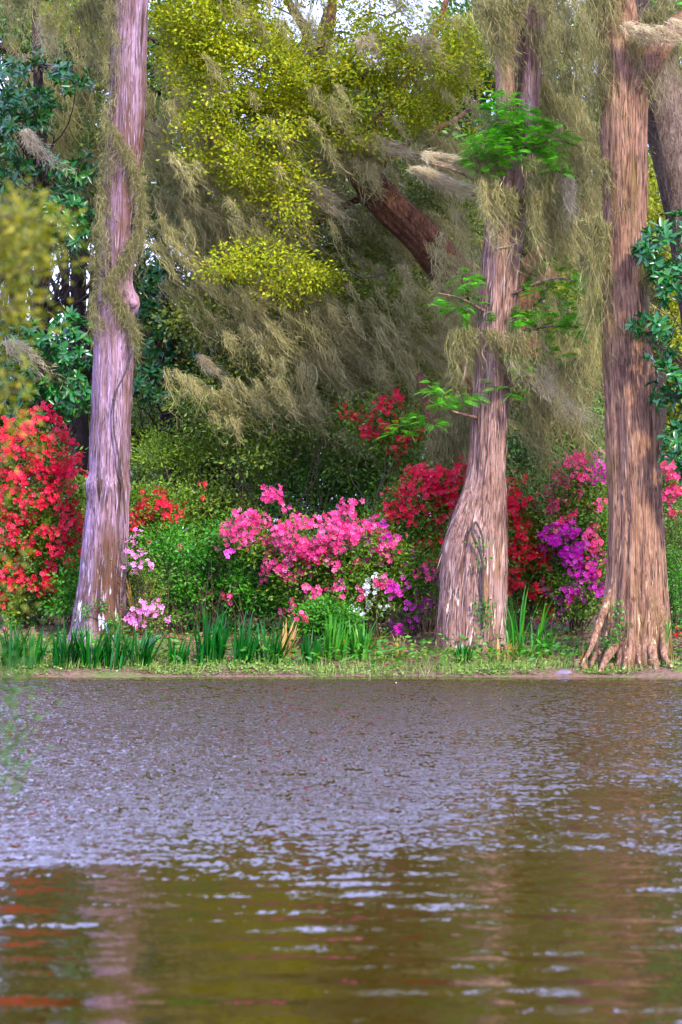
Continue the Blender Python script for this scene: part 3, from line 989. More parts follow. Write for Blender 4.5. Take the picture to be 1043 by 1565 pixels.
# ---- dark mossy oak filling the upper left
YB = 50.5
base = P(330, 800, YB)
base[2] = ground_z(base[0], YB) - .1
tB = thing('oak_tree', 'dark many-limbed oak behind the left trunk, half hidden by hanging moss', 'tree', base)
part('trunk', tube([base, P(335, 640, YB), P(345, 520, YB), P(330, 420, YB), P(290, 320, YB), P(240, 220, YB), P(180, 100, YB), P(130, -40, YB)], [.4, .36, .33, .3, .27, .23, .18, .12], 110, 40, .012, 10, 1, 2.0), M['bark_bg'], tB)
for st, r in (([(330, 420), (280, 350), (230, 345), (150, 330)], .1), ([(290, 320), (360, 380), (420, 390), (470, 430)], .1), ([(240, 220), (270, 80), (230, 60), (150, 70)], .1), ([(180, 100), (90, 110), (40, 90), (-20, 60)], .13),
              ([(340, 500), (250, 430), (150, 400), (60, 350)], .12), ([(200, 150), (260, 130), (300, 60), (320, -40)], .1), ([(330, 420), (400, 300), (450, 200), (430, 60)], .16), ([(430, 100), (470, 60), (440, 0), (420, -80)], .13),
              ([(250, 300), (150, 440), (80, 480), (10, 470)], .05), ([(340, 500), (420, 480), (500, 400), (560, 390)], .08), ([(430, 120), (480, 80), (500, 20), (540, -60)], .12),
              ([(200, 170), (130, 250), (60, 300), (0, 330)], .08), ([(345, 530), (270, 500), (200, 520), (120, 500)], .06)):
    pp = [P(x, y, YB - .3 * i) for i, (x, y) in enumerate(st)]
    part('limb', tube(pp, [r, r * .8, r * .55, r * .25], 36, 14, .006), M['bark_bg'], tB)
OB = [(260, 150, 60, 40), (60, 40, 60, 40), (150, 60, 50, 30), (300, 300, 50, 40), (360, 350, 50, 30), (240, 260, 40, 30), (100, 200, 60, 40), (330, 480, 60, 50), (430, 470, 60, 50), (250, 30, 50, 30), (120, 380, 30, 20),
      (400, 560, 60, 40), (20, 380, 40, 60), (100, -60, 120, 40), (270, -60, 120, 40)]
C, D = blob_points(OB, YB, 1.0, 230, 0.2)
part('crown', clump_leaves(C, D, 100, 0.24, 0.11, 0.055), M['bg_leaf'], tB, 'stuff')


# ---- magnolias: single leaves
def big_leaf(L=0.15, W=0.055, bend=0.25):
    ys = np.array([0, .18, .5, .8, 1.0])
    ws = np.array([.08, .7, 1.0, .62, .02]) * W / 2
    V, F = [], []
    for y_, w_ in zip(ys, ws):
        z = -bend * L * y_ ** 2
        V += [(-w_, y_ * L, z + w_ * .35), (0, y_ * L, z), (w_, y_ * L, z + w_ * .35)]
    for i in range(4):
        a = i * 3
        F += [(a, a + 1, a + 4, a + 3), (a + 1, a + 2, a + 5, a + 4)]
    return mesh('leaf', np.array(V), np.array(F))


def quat_from(axis_y, up_z):
    y = Vector(axis_y).normalized()
    x = y.cross(Vector(up_z)).normalized()
    z = x.cross(y)
    return Matrix((x, y, z)).transposed().to_quaternion()


def scatter_parts(name, meshes, pos, ay, up, scale, t, mats=None):
    o0 = np.array(t.location)
    for i in range(len(pos)):
        me = meshes[i % len(meshes)]
        o = bpy.data.objects.new(name, me)
        COL.objects.link(o)
        o.parent = t
        o.location = pos[i] - o0
        o.rotation_mode = 'QUATERNION'
        o.rotation_quaternion = quat_from(ay[i], up[i])
        o.scale = (scale[i],) * 3


def rosettes(C, D, k, tilt=0.35):
    n = len(C) * k
    c = np.repeat(C, k, 0)
    d = unit(np.repeat(unit(D + np.array([0, -0.2, 0.5])), k, 0))
    ph = np.tile(np.arange(k) / k * 2 * np.pi, len(C)) + np.repeat(R.uniform(0, 6, len(C)), k)
    u = perp(d, np.array([0.3, 0.2, 0.9]) + R.normal(0, .05, (n, 3)))
    v = np.cross(d, u)
    a = unit(u * np.cos(ph)[:, None] + v * np.sin(ph)[:, None] + d * R.uniform(0.0, 0.9, (n, 1)) * (1 + tilt))
    return c + R.normal(0, .02, (n, 3)), a, unit(d + R.normal(0, .25, (n, 3)))


def magnolia(label, ells, Y, dY, base, trunk_pts, trunk_r, limbs, nros, L, mat, leafname):
    t = thing('magnolia_tree', label, 'tree', base)
    part('trunk', tube(trunk_pts, trunk_r, 50, 20, .006), M['bark_bg'], t)
    C, D = blob_points(ells, Y, dY, nros, 0.3)
    tp = np.array(trunk_pts)
    tw = []
    for c in C[::3]:
        lower = np.minimum(np.abs(tp[:, 2] - c[2] + .7), 9) + np.linalg.norm(tp[:, :2] - c[:2], axis=1) * .15
        tw.append(tube(wiggle(tp[np.argmin(lower)], c, 6, .04), [.022, .018, .014, .011, .008, .005], 10, 6))
    part('branches', join(tw), M['twig'], t)
    p, a, u = rosettes(C, D, 9)
    order = np.argsort(p[:, 1] - 0.15 * u[:, 2])
    near = order[:300]
    rest = order[300:]
    lm = [big_leaf(L * s_, L * .36 * s_, b_) for s_, b_ in ((1, .25), (1.1, .15), (.9, .4), (1, .05))]
    for m_ in lm:
        m_.materials.append(mat)
    scatter_parts('leaf', lm, p[near], a[near], u[near], R.uniform(.75, 1.15, len(near)), t)
    if len(rest):
        s = R.uniform(.75, 1.15, len(rest))
        part('foliage', leaves(p[rest], a[rest], u[rest], L * s, L * .4 * s, .3, .15), mat, t, 'stuff')
    return t


base = P(75, 880, 49.2)
base[2] = ground_z(base[0], 49.2) - .1
magnolia('dark green magnolia hung with moss at the upper left, left of the lavender trunk',
         [(60, 125, 60, 40), (105, 120, 35, 22), (30, 215, 45, 60), (110, 262, 45, 26), (85, 330, 60, 36), (40, 170, 40, 30), (130, 365, 35, 24), (10, 130, 30, 40), (20, 290, 40, 30),
          (60, 520, 50, 28), (110, 530, 40, 40), (50, 580, 60, 36), (120, 590, 40, 40), (20, 550, 40, 40), (115, 488, 35, 12), (70, 620, 60, 30)],
         46.8, 0.8, base, [base, P(72, 700, 49), P(62, 500, 48.6), P(66, 300, 48.2), P(58, 100, 48), P(50, -60, 48)], [.2, .18, .15, .12, .09, .05], None, 430, 0.17, M['magnolia'], 'leaf')
base = P(262, 850, 49.6)
base[2] = ground_z(base[0], 49.6) - .1
magnolia('dark green magnolia seen just right of the lavender trunk, behind yellowish shrubs',
         [(240, 420, 36, 40), (270, 370, 36, 26), (250, 325, 30, 26), (230, 510, 36, 50), (290, 440, 36, 26), (300, 560, 50, 36), (240, 590, 50, 30), (340, 470, 26, 26), (350, 590, 40, 26), (310, 400, 26, 20)],
         47.6, 0.7, base, [base, P(262, 700, 49.4), P(256, 550, 49.0), P(254, 420, 48.6), P(250, 300, 48.3)], [.17, .15, .12, .09, .05], None, 270, 0.16, M['magnolia'], 'leaf')
base = P(1110, 985, 40.6)
base[2] = ground_z(base[0], 40.6) - .05
magnolia('glossy bright green magnolia boughs reaching in front of the right edge of the thick trunk',
         [(1010, 380, 38, 36), (980, 392, 22, 18), (1032, 440, 26, 40), (1012, 510, 34, 40), (985, 490, 18, 18), (1022, 590, 26, 40), (1000, 604, 24, 12), (1034, 680, 22, 40), (1018, 725, 10, 20),
          (1045, 345, 24, 24), (1060, 520, 40, 120), (1065, 680, 30, 80), (1012, 430, 20, 30)],
         40.1, 0.35, base, [base, P(1112, 800, 40.5), P(1105, 600, 40.4), P(1100, 450, 40.3), P(1092, 330, 40.2)], [.12, .1, .08, .06, .03], None, 170, 0.17, M['magnolia_r'], 'leaf')


# ---- evergreen woods behind
def bg_tree(name, label, px_, Y, ells, mat, nclump, per, group=None, L=.18):
    b = P(px_, 850, Y)
    b[2] = ground_z(b[0], Y) - .1
    t = thing(name, label, 'tree', b, group)
    top = min(e[1] for e in ells)
    tp = [b, P(px_ + R.uniform(-15, 15), 600, Y), P(px_ + R.uniform(-25, 25), 350, Y), P(px_ + R.uniform(-30, 30), top, Y)]
    part('trunk', tube(tp, [.22, .18, .13, .04], 30, 12, .006), M['bark_bg'], t)
    C, D = blob_points(ells, Y, 1.3, nclump, .15)
    lb = []
    for c in C[::12]:
        k = R.integers(1, 3)
        lb.append(tube(wiggle(tp[k], c, 6, .05), [.06, .05, .04, .03, .02, .01], 10, 6))
    part('limbs', join(lb), M['bark_bg'], t)
    part('crown', clump_leaves(C, D, per, .3, L, L * .45), mat, t, 'stuff')
    return t


bg_tree('evergreen_tree', 'shadowy evergreen far behind at the left edge, under the white sky gap', 20, 57, [(10, 560, 70, 60), (60, 640, 80, 70), (0, 660, 60, 60), (120, 680, 60, 60), (-20, 330, 60, 120), (30, 250, 50, 50), (120, 290, 50, 50), (100, 180, 50, 50), (60, 60, 60, 50), (140, 60, 40, 50)], M['bg_leaf'], 380, 70)
bg_tree('evergreen_tree', 'tall dim evergreen behind the tops of the magnolia and lavender trunk', 130, 54, [(40, 20, 70, 60), (130, 60, 70, 60), (90, 160, 70, 60), (230, 200, 60, 70), (250, 90, 50, 60), (130, 270, 60, 60), (30, 280, 60, 60), (240, 320, 50, 50), (300, -10, 60, 40)], M['bg_leaf'], 420, 60)
bg_tree('evergreen_tree', 'evergreen deep behind the lavender trunk, glimpsed through moss', 200, 58, [(190, 560, 60, 80), (210, 660, 80, 60), (230, 470, 40, 40), (180, 330, 40, 30), (270, 540, 50, 60), (260, 640, 50, 50)], M['bg_leaf'], 260, 70)
bg_tree('evergreen_tree', 'olive evergreen standing behind the yellowish lower oak bough', 370, 58, [(350, 560, 70, 60), (400, 640, 80, 60), (330, 660, 70, 60), (420, 520, 60, 50), (390, 430, 50, 50), (470, 600, 60, 60), (330, 250, 50, 40), (400, 320, 60, 60)], M['oak_dull'], 330, 80)
bg_tree('evergreen_tree', 'broad evergreen behind the dark leaning bole', 560, 57, [(520, 480, 80, 80), (600, 420, 80, 80), (560, 600, 90, 70), (650, 540, 80, 80), (520, 350, 60, 60), (640, 300, 80, 70), (560, 260, 80, 50), (480, 240, 50, 50), (680, 620, 60, 60), (620, 180, 80, 60), (500, 150, 60, 60), (700, 220, 50, 60)], M['bg_leaf'], 620, 80)
bg_tree('evergreen_tree', 'evergreen filling the gap between the middle and right trunks', 850, 56, [(830, 330, 80, 80), (870, 450, 80, 80), (840, 580, 80, 80), (880, 680, 80, 60), (800, 680, 60, 60), (860, 220, 70, 70), (840, 100, 70, 70), (760, 560, 50, 60), (740, 400, 50, 80), (720, 250, 40, 70), (720, 80, 40, 70)], M['bg_leaf'], 620, 80)
bg_tree('evergreen_tree', 'evergreen behind the grey bole at the far right', 1030, 56, [(1000, 420, 50, 80), (1020, 560, 60, 80), (1030, 700, 60, 70), (1060, 300, 50, 80), (980, 300, 40, 60), (1040, 820, 60, 60), (960, 200, 40, 80), (1000, 60, 60, 60)], M['oak_dull'], 300, 80)
bg_tree('spring_tree', 'bright yellow-leaved tree showing between the thick trunk and the grey bole', 1000, 52, [(998, 310, 24, 36), (1000, 370, 24, 30), (1010, 430, 26, 30), (1020, 500, 24, 30)], M['bg_yellow'], 60, 80, None, .11)
bg_tree('spring_tree', 'yellowish sunlit sapling glimpsed between the feathery sprigs and the thick trunk', 890, 51.5, [(895, 490, 26, 34), (880, 440, 20, 20), (900, 540, 16, 24), (780, 470, 14, 20)], M['bg_yellow'], 50, 70, None, .11)
bg_tree('spring_tree', 'pale yellow-green young tree glowing in the centre behind hanging moss', 370, 54.5, [(380, 500, 50, 40), (330, 470, 30, 30), (410, 560, 50, 30), (400, 460, 30, 30), (510, 600, 40, 20)], M['bg_yellow'], 80, 70, None, .12)


wx_ = R.uniform(-14, 14, 1600)
wz_ = 0.6 + R.random(1600) ** 1.3 * 6.4
C = np.stack([wx_, 63 + R.normal(0, 1.5, 1600), wz_], 1)
tag(link('woods', mesh('woods', *clump_leaves(C, np.tile([0, -.8, .3], (1600, 1)), 55, .4, .24, .12)), M['bg_leaf'], None, 'stuff'), 'dim far-off undergrowth and woods closing the view behind all the shrubs', 'woods')

# ==================================================================== SHRUBS
def flower_mesh(name, mat, d=0.088):
    """five ruffled petals in an open funnel"""
    V, F = [(0, 0, -0.018)], []
    for k in range(5):
        a0 = k / 5 * 2 * math.pi
        rr = d / 2
        for da, r_, z in ((-.30, .45, .004), (.30, .45, .004), (-.50, .86, .018), (0, 1.04, .012), (.50, .86, .018)):
            V.append((math.cos(a0 + da) * r_ * rr, math.sin(a0 + da) * r_ * rr, z * d / .085 * random.uniform(.6, 1.3)))
        b = 1 + k * 5
        F += [(0, b, b + 1), (b, b + 2, b + 3), (b, b + 3, b + 1), (b + 1, b + 3, b + 4)]
    me = mesh(name, np.array(V), np.array(F))
    me.materials.append(mat)
    return me


FLV = {}
for k in ('fl_red', 'fl_crimson', 'fl_pink', 'fl_rose', 'fl_magenta', 'fl_light', 'fl_white'):
    FLV[k] = [flower_mesh('blossom', M[k]) for _ in range(3)]


def flower_cloud(pos, nrm, sc, key):
    me = FLV[key][0]
    v0 = np.zeros(len(me.vertices) * 3)
    me.vertices.foreach_get('co', v0)
    v0 = v0.reshape(-1, 3)
    f0 = np.zeros(len(me.loops), np.int32)
    me.loops.foreach_get('vertex_index', f0)
    f0 = f0.reshape(-1, 3)
    n = len(pos)
    u = perp(nrm, R.normal(size=(n, 3)))
    w = np.cross(nrm, u)
    V = pos[:, None] + sc[:, None, None] * (u[:, None] * v0[None, :, :1] + w[:, None] * v0[None, :, 1:2] + nrm[:, None] * v0[None, :, 2:])
    F = f0[None] + (np.arange(n) * len(v0))[:, None, None]
    return V.reshape(-1, 3), F.reshape(-1, 3)


def shrub(name, label, cat, px_, Y, dY, leaf_ells, leafmat, nclump, per, L, flowers=(), rad=.13, stems=14, W=None, group=None, fsize=1.0, limit=300):
    b = P(px_, 900, Y)
    b[2] = float(ground_z(b[0], Y)) - .03
    t = thing(name, label, cat, b, group)
    C, D = blob_points(leaf_ells, Y, dY, nclump, .25)
    gz = ground_z(C[:, 0], C[:, 1]) + .06
    C[:, 2] = np.maximum(C[:, 2], gz)
    part('stems', twigs(C, np.array(b), stems), M['stem'], t)
    part('foliage', clump_leaves(C, D, per, rad, L, W or L * .45), leafmat, t, 'stuff')
    flowers = [f for f in flowers] + ([(flowers[0][0], int(flowers[0][1] * .13), leaf_ells)] if name == 'azalea_bush' else [])
    for key, n, ells in flowers:
        nc = max(3, int(n / 6))
        FC, FD = blob_points(ells, Y - .12, dY * 1.2, nc, .62)
        flip = FD[:, 1] > 0.25
        FC[flip, 1] = 2 * Y - FC[flip, 1]
        FD[flip, 1] *= -1
        pos = np.repeat(FC, 6, 0) + R.normal(0, .055, (nc * 6, 3))
        nr = unit(np.repeat(FD, 6, 0) + np.array([0, -.35, .25]) + R.normal(0, .45, (nc * 6, 3)))
        pos = pos[:n]
        nr = nr[:n]
        sc = R.uniform(.75, 1.15, len(pos)) * fsize
        o = np.argsort(pos[:, 1])
        near, rest = o[:limit], o[limit:]
        pq = R.normal(size=(len(pos), 3))
        ay = perp(nr, pq)
        scatter_parts('blossom', FLV[key], pos[near], ay[near], nr[near], sc[near], t)
        if len(rest):
            part('blossoms', flower_cloud(pos[rest], nr[rest], sc[rest], key), M[key], t, 'stuff', True)
    return t


AZ = 'azalea_bush'
# back rows first
shrub('evergreen_shrub', 'tall olive-green fine-leaved shrub behind the big pink azalea, hung with moss', 'shrub', 400, 50.5, 1.4,
      [(260, 620, 60, 50), (330, 600, 70, 50), (420, 610, 80, 60), (500, 640, 70, 50), (380, 680, 90, 50), (300, 690, 70, 40), (470, 700, 80, 50), (560, 690, 60, 40), (250, 720, 60, 50), (590, 620, 50, 40), (400, 560, 60, 40)],
      M['bush_olive'], 430, 90, .085, rad=.15, stems=30)
shrub('evergreen_shrub', 'dull green shrub behind the mossy leaning tree and crimson azalea', 'shrub', 760, 50, 1.2,
      [(700, 650, 60, 50), (780, 680, 60, 60), (850, 680, 60, 60), (820, 740, 70, 50), (740, 740, 60, 50), (900, 640, 50, 60), (880, 770, 60, 60), (950, 760, 50, 60), (1010, 780, 50, 60), (1030, 860, 40, 60)],
      M['bush_dark'], 420, 80, .09, rad=.2, stems=24)
shrub('evergreen_shrub', 'mid green broad shrub in the dip behind the big pink azalea, under the streaming moss', 'shrub', 450, 46.6, .8,
      [(340, 640, 50, 30), (420, 660, 50, 30), (500, 660, 50, 34), (560, 640, 40, 30), (300, 610, 40, 24), (380, 700, 60, 24), (620, 700, 30, 30), (450, 610, 40, 20), (530, 700, 40, 20)],
      M['bush_olive'], 190, 60, .085, rad=.14, stems=26)
shrub(AZ, 'tall coral-red azalea high at the back, under the grey moss left of the middle trunk', 'azalea', 575, 45.1, .4,
      [(560, 640, 40, 30), (600, 660, 40, 40), (640, 650, 40, 30), (620, 720, 50, 50)], M['azalea_leaf'], 90, 50, .08,
      [('fl_red', 260, [(540, 628, 20, 12), (585, 640, 22, 24), (600, 605, 12, 10), (575, 655, 26, 12), (680, 655, 14, 16), (605, 680, 20, 14)])])
shrub('lime_shrub', 'pale yellow-green shrub just right of the lavender trunk above red azaleas', 'shrub', 265, 47, .5,
      [(265, 680, 50, 18), (240, 700, 34, 24), (300, 700, 30, 18), (285, 745, 30, 20)], M['bush_lime'], 60, 60, .075, rad=.14, stems=12)
shrub('camellia_bush', 'dark glossy camellia between the big pink azalea and the red one', 'shrub', 575, 47.2, .7,
      [(560, 730, 60, 36), (600, 700, 40, 36), (500, 730, 60, 30), (440, 720, 50, 30), (570, 780, 60, 30), (480, 770, 70, 30), (400, 760, 50, 30), (600, 690, 30, 20)], M['bush_dark'], 220, 70, .09, rad=.12, stems=20)
shrub('evergreen_shrub', 'deep green undergrowth shrub behind the middle trunk base', 'shrub', 760, 46.8, .6,
      [(690, 840, 50, 60), (650, 880, 40, 50), (800, 850, 50, 60), (820, 900, 40, 40), (600, 840, 50, 50), (880, 860, 50, 70), (730, 900, 60, 40)], M['bush_dark'], 240, 80, .09, rad=.16, stems=16)
shrub('evergreen_shrub', 'deep green shrub behind the left trunk, under the scattered red blossoms', 'shrub', 230, 46.6, .6,
      [(210, 800, 60, 60), (280, 800, 50, 50), (340, 780, 50, 40), (180, 880, 50, 50), (110, 800, 50, 60), (60, 880, 60, 50), (0, 900, 50, 60)], M['bush_olive'], 280, 80, .085, rad=.16, stems=16)
# red azalea at the left edge
shrub(AZ, 'big coral-red azalea at the left edge, left of the lavender trunk', 'azalea', 45, 44.6, .75,
      [(50, 700, 60, 50), (50, 790, 80, 60), (95, 800, 45, 80), (40, 870, 80, 60), (100, 890, 30, 40), (0, 800, 50, 90), (20, 930, 60, 20)], M['azalea_leaf'], 340, 70, .075,
      [('fl_red', 1900, [(55, 665, 48, 40), (20, 690, 40, 50), (85, 700, 40, 34), (40, 755, 70, 44), (105, 745, 30, 40), (90, 810, 45, 34), (20, 820, 50, 36), (100, 860, 34, 34), (55, 880, 40, 26), (10, 890, 30, 40), (120, 720, 18, 26), (70, 780, 50, 30)])], stems=22)
shrub(AZ, 'sparse scarlet azalea right behind the lavender trunk', 'azalea', 235, 45.2, .4,
      [(225, 780, 40, 40), (260, 790, 36, 30), (215, 830, 24, 40)], M['azalea_leaf'], 90, 60, .075,
      [('fl_red', 190, [(212, 765, 16, 14), (205, 790, 12, 22), (240, 775, 30, 16), (262, 785, 24, 20), (225, 800, 20, 26), (235, 755, 12, 8), (300, 745, 14, 5)])])
shrub('leafy_bush', 'fresh green leafy bush left of the big pink azalea, behind the tallest iris', 'bush', 315, 43.8, .8,
      [(290, 840, 50, 40), (340, 870, 60, 45), (270, 880, 50, 50), (380, 890, 50, 40), (310, 920, 80, 30), (400, 920, 50, 30), (350, 810, 30, 20), (250, 830, 30, 26), (430, 915, 40, 30)], M['bush_leaf'], 250, 55, .08,
      [('fl_rose', 26, [(290, 860, 60, 30), (360, 900, 60, 30)])], rad=.11, stems=46)
shrub(AZ, 'light pink azalea low against the right side of the lavender trunk', 'azalea', 220, 42.7, .3,
      [(215, 860, 22, 36), (225, 900, 26, 30), (232, 940, 26, 18)], M['azalea_leaf'], 40, 45, .05,
      [('fl_light', 105, [(212, 835, 15, 18), (218, 862, 18, 16), (206, 880, 12, 14), (222, 888, 12, 10), (228, 930, 22, 12), (245, 940, 14, 12), (215, 945, 14, 8), (200, 905, 6, 10)])])
# centre
_lb = [o for o in COL.objects if o.get('label', '').startswith('fresh green leafy')][0]
_st = []
for _ in range(40):
    q = np.array(_lb.location) + np.array([R.uniform(-.7, .7), R.uniform(-.7, -.2), 0])
    q[2] = float(ground_z(q[0], q[1]))
    e = q + np.array([R.normal(.05, .35), R.normal(-.1, .15), R.uniform(.5, 1.2)])
    _st.append(tube([q, (q + e) / 2 + [0, 0, .1], e], [.007, .006, .003], 8, 6))
part('bare_stems', join(_st), M['stem'], _lb)
shrub(AZ, 'red azalea in the centre back between the big pink azalea and the middle trunk', 'azalea', 655, 44.2, .5,
      [(650, 770, 50, 40), (690, 750, 30, 40), (630, 810, 40, 30), (660, 850, 30, 40), (610, 800, 30, 30)], M['azalea_leaf'], 150, 60, .075,
      [('fl_red', 800, [(650, 750, 40, 32), (675, 735, 30, 26), (620, 785, 34, 18), (655, 785, 32, 20), (640, 735, 20, 16), (652, 840, 14, 14), (605, 740, 12, 10), (655, 855, 10, 12), (700, 720, 14, 24), (690, 770, 14, 20), (600, 770, 14, 14)])])
shrub(AZ, 'big pink azalea mounded in the centre with a few magenta sprays', 'azalea', 480, 43.4, .8,
      [(480, 840, 80, 40), (400, 830, 60, 28), (550, 830, 60, 36), (470, 890, 70, 30), (560, 880, 60, 40), (520, 900, 60, 40), (350, 830, 24, 20)], M['azalea_leaf'], 300, 60, .075,
      [('fl_pink', 1350, [(480, 820, 70, 36), (540, 800, 36, 24), (400, 812, 50, 22), (352, 828, 28, 18), (440, 865, 45, 22), (515, 845, 55, 22), (585, 828, 28, 16), (415, 755, 9, 7), (428, 770, 12, 5), (530, 775, 10, 10), (375, 800, 30, 12), (560, 815, 30, 16)]),
       ('fl_rose', 150, [(430, 870, 34, 18), (500, 860, 40, 18), (470, 845, 40, 18), (480, 905, 44, 14), (450, 930, 24, 10), (520, 880, 40, 18)]),
       ('fl_magenta', 70, [(375, 815, 14, 8), (572, 842, 22, 12), (345, 842, 12, 8), (590, 815, 12, 8), (560, 855, 16, 8)])], stems=24)
shrub(AZ, 'loose azalea of mixed magenta and rose blossoms left of the middle trunk base', 'azalea', 630, 43.2, .4,
      [(620, 880, 36, 36), (640, 900, 30, 40), (600, 860, 36, 30), (665, 880, 16, 40)], M['azalea_leaf'], 100, 55, .07,
      [('fl_magenta', 130, [(600, 900, 24, 20), (650, 900, 16, 30), (625, 905, 18, 16), (632, 935, 12, 18), (662, 880, 8, 12), (600, 955, 0.1, 0.1), (615, 962, 14, 5), (665, 885, 7, 7), (620, 860, 16, 12)]),
       ('fl_rose', 60, [(615, 880, 26, 16), (650, 880, 20, 12), (600, 870, 20, 14), (610, 850, 30, 12)])])
shrub(AZ, 'low white azalea under the mixed magenta one', 'azalea', 575, 42.9, .3,
      [(575, 900, 28, 24), (555, 930, 28, 18), (600, 915, 20, 20)], M['azalea_leaf'], 50, 45, .05,
      [('fl_white', 46, [(565, 893, 8, 12), (580, 897, 10, 10), (594, 890, 10, 8), (602, 900, 6, 6), (560, 925, 12, 5), (545, 938, 8, 5), (558, 940, 8, 5), (572, 905, 8, 6)])], fsize=.95)
shrub('lime_shrub', 'round bright green low bush in front of the big pink azalea', 'bush', 500, 42.2, .35,
      [(500, 935, 30, 18), (480, 945, 24, 16), (520, 945, 24, 16), (500, 955, 36, 14), (470, 955, 20, 10)], M['bush_leaf'], 80, 50, .08,
      [('fl_rose', 16, [(455, 943, 12, 7), (445, 955, 10, 5)])], rad=.09, stems=10)
# right of the middle trunk
shrub(AZ, 'crimson azalea right of the middle trunk, left of the magenta one', 'azalea', 800, 43.9, .45,
      [(795, 800, 30, 50), (815, 850, 40, 36), (800, 900, 40, 36), (830, 880, 30, 40), (785, 760, 14, 40)], M['azalea_leaf'], 170, 60, .075,
      [('fl_crimson', 600, [(786, 770, 12, 24), (792, 812, 22, 26), (800, 840, 28, 24), (822, 840, 24, 22), (832, 828, 16, 14), (785, 880, 14, 20), (810, 905, 26, 16), (790, 795, 16, 14)]),
       ('fl_red', 150, [(795, 770, 24, 40), (810, 790, 20, 20), (835, 935, 18, 10), (790, 760, 12, 16), (850, 925, 20, 10)])], stems=16)
shrub(AZ, 'azalea of rose and magenta sprays left of the thick reddish trunk', 'azalea', 880, 43.6, .6,
      [(880, 740, 40, 40), (860, 790, 36, 30), (890, 830, 40, 40), (880, 890, 44, 36), (910, 780, 20, 50), (870, 920, 36, 20), (915, 860, 20, 50)], M['azalea_leaf'], 260, 60, .075,
      [('fl_rose', 540, [(868, 725, 20, 26), (880, 745, 22, 24), (855, 780, 26, 20), (838, 800, 14, 12), (900, 790, 14, 20), (905, 830, 14, 26), (895, 870, 18, 16), (880, 705, 14, 8), (850, 760, 14, 14)]),
       ('fl_magenta', 560, [(870, 822, 26, 18), (890, 850, 30, 22), (915, 870, 12, 24), (905, 725, 18, 20), (915, 705, 10, 8), (850, 815, 22, 12), (885, 885, 24, 14), (912, 905, 12, 12), (875, 905, 20, 10), (860, 840, 14, 14), (922, 715, 6, 14)]),
       ('fl_magenta', 60, [(840, 830, 14, 14), (860, 915, 20, 10), (875, 930, 14, 8), (850, 905, 14, 10)])], stems=20)
shrub(AZ, 'rose-pink azalea at the right edge behind the thick trunk', 'azalea', 1030, 43.2, .4,
      [(1025, 730, 26, 30), (1035, 780, 20, 40), (1030, 840, 24, 40)], M['azalea_leaf'], 90, 50, .055,
      [('fl_rose', 150, [(1018, 715, 14, 20), (1035, 735, 14, 20), (1020, 750, 14, 16), (1035, 775, 12, 14)])])
shrub('leafy_bush', 'low green bush at the right edge behind the flared roots', 'bush', 1032, 43.0, .4,
      [(1030, 880, 20, 36), (1040, 920, 26, 34), (1030, 950, 20, 20)], M['bush_leaf'], 70, 50, .055, [('fl_crimson', 8, [(1032, 970, 10, 4)])], rad=.11, stems=10)
shrub('leafy_bush', 'broad-leaved green bush at the foot of the lavender trunk, on its left', 'bush', 105, 43.6, .3,
      [(110, 890, 18, 30), (95, 920, 20, 20), (118, 915, 12, 26)], M['bush_leaf'], 36, 40, .085, rad=.1, stems=8)


# ==================================================================== SPANISH MOSS
def moss_stuff(label, rects, Y, dY, nseg, per, n, Lr, wind, mat, spread=.075, seglen=1.3, slope=-.3, w0=.013, toward=.05, drop=1.0):
    roots = festoons(rects, Y, dY, nseg, per, seglen, slope)
    m = len(roots)
    L = R.uniform(Lr[0], Lr[1], m)
    VF = moss_threads(roots, L, np.repeat(R.normal(wind, .17, (m + per - 1) // per), per)[:m] + R.normal(0, .06, m), n, spread, w0, 8, toward, None, drop, .9)
    o = link('spanish_moss', mesh('spanish_moss', *VF), mat, None, 'stuff')
    tag(o, label, 'moss')
    return o


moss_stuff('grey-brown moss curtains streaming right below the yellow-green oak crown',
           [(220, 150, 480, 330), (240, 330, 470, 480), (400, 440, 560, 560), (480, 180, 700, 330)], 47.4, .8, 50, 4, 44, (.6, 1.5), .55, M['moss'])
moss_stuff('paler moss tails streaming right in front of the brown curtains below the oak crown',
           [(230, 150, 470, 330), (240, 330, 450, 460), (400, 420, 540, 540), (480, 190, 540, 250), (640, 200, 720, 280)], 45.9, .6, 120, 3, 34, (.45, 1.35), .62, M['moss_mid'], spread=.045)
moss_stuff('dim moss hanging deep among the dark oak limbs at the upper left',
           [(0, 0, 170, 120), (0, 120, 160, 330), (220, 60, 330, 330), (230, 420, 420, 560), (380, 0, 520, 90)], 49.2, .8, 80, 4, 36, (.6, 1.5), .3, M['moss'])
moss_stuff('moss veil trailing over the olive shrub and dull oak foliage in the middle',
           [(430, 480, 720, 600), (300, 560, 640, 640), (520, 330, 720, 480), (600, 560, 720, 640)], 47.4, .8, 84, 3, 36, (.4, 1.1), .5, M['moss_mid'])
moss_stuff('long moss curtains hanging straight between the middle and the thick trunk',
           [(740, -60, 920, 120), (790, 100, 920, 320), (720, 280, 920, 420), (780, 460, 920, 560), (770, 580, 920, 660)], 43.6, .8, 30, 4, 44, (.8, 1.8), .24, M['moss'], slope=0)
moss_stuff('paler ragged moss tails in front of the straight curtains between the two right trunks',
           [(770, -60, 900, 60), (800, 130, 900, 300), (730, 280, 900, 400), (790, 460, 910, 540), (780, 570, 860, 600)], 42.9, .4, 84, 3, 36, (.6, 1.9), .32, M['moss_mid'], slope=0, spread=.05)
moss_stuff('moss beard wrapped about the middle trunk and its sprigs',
           [(735, 225, 850, 300), (740, -40, 840, 60), (700, 480, 730, 520), (790, 470, 870, 560)], 41.6, .3, 24, 4, 40, (.4, 1.3), .16, M['moss'], slope=0, seglen=.5)
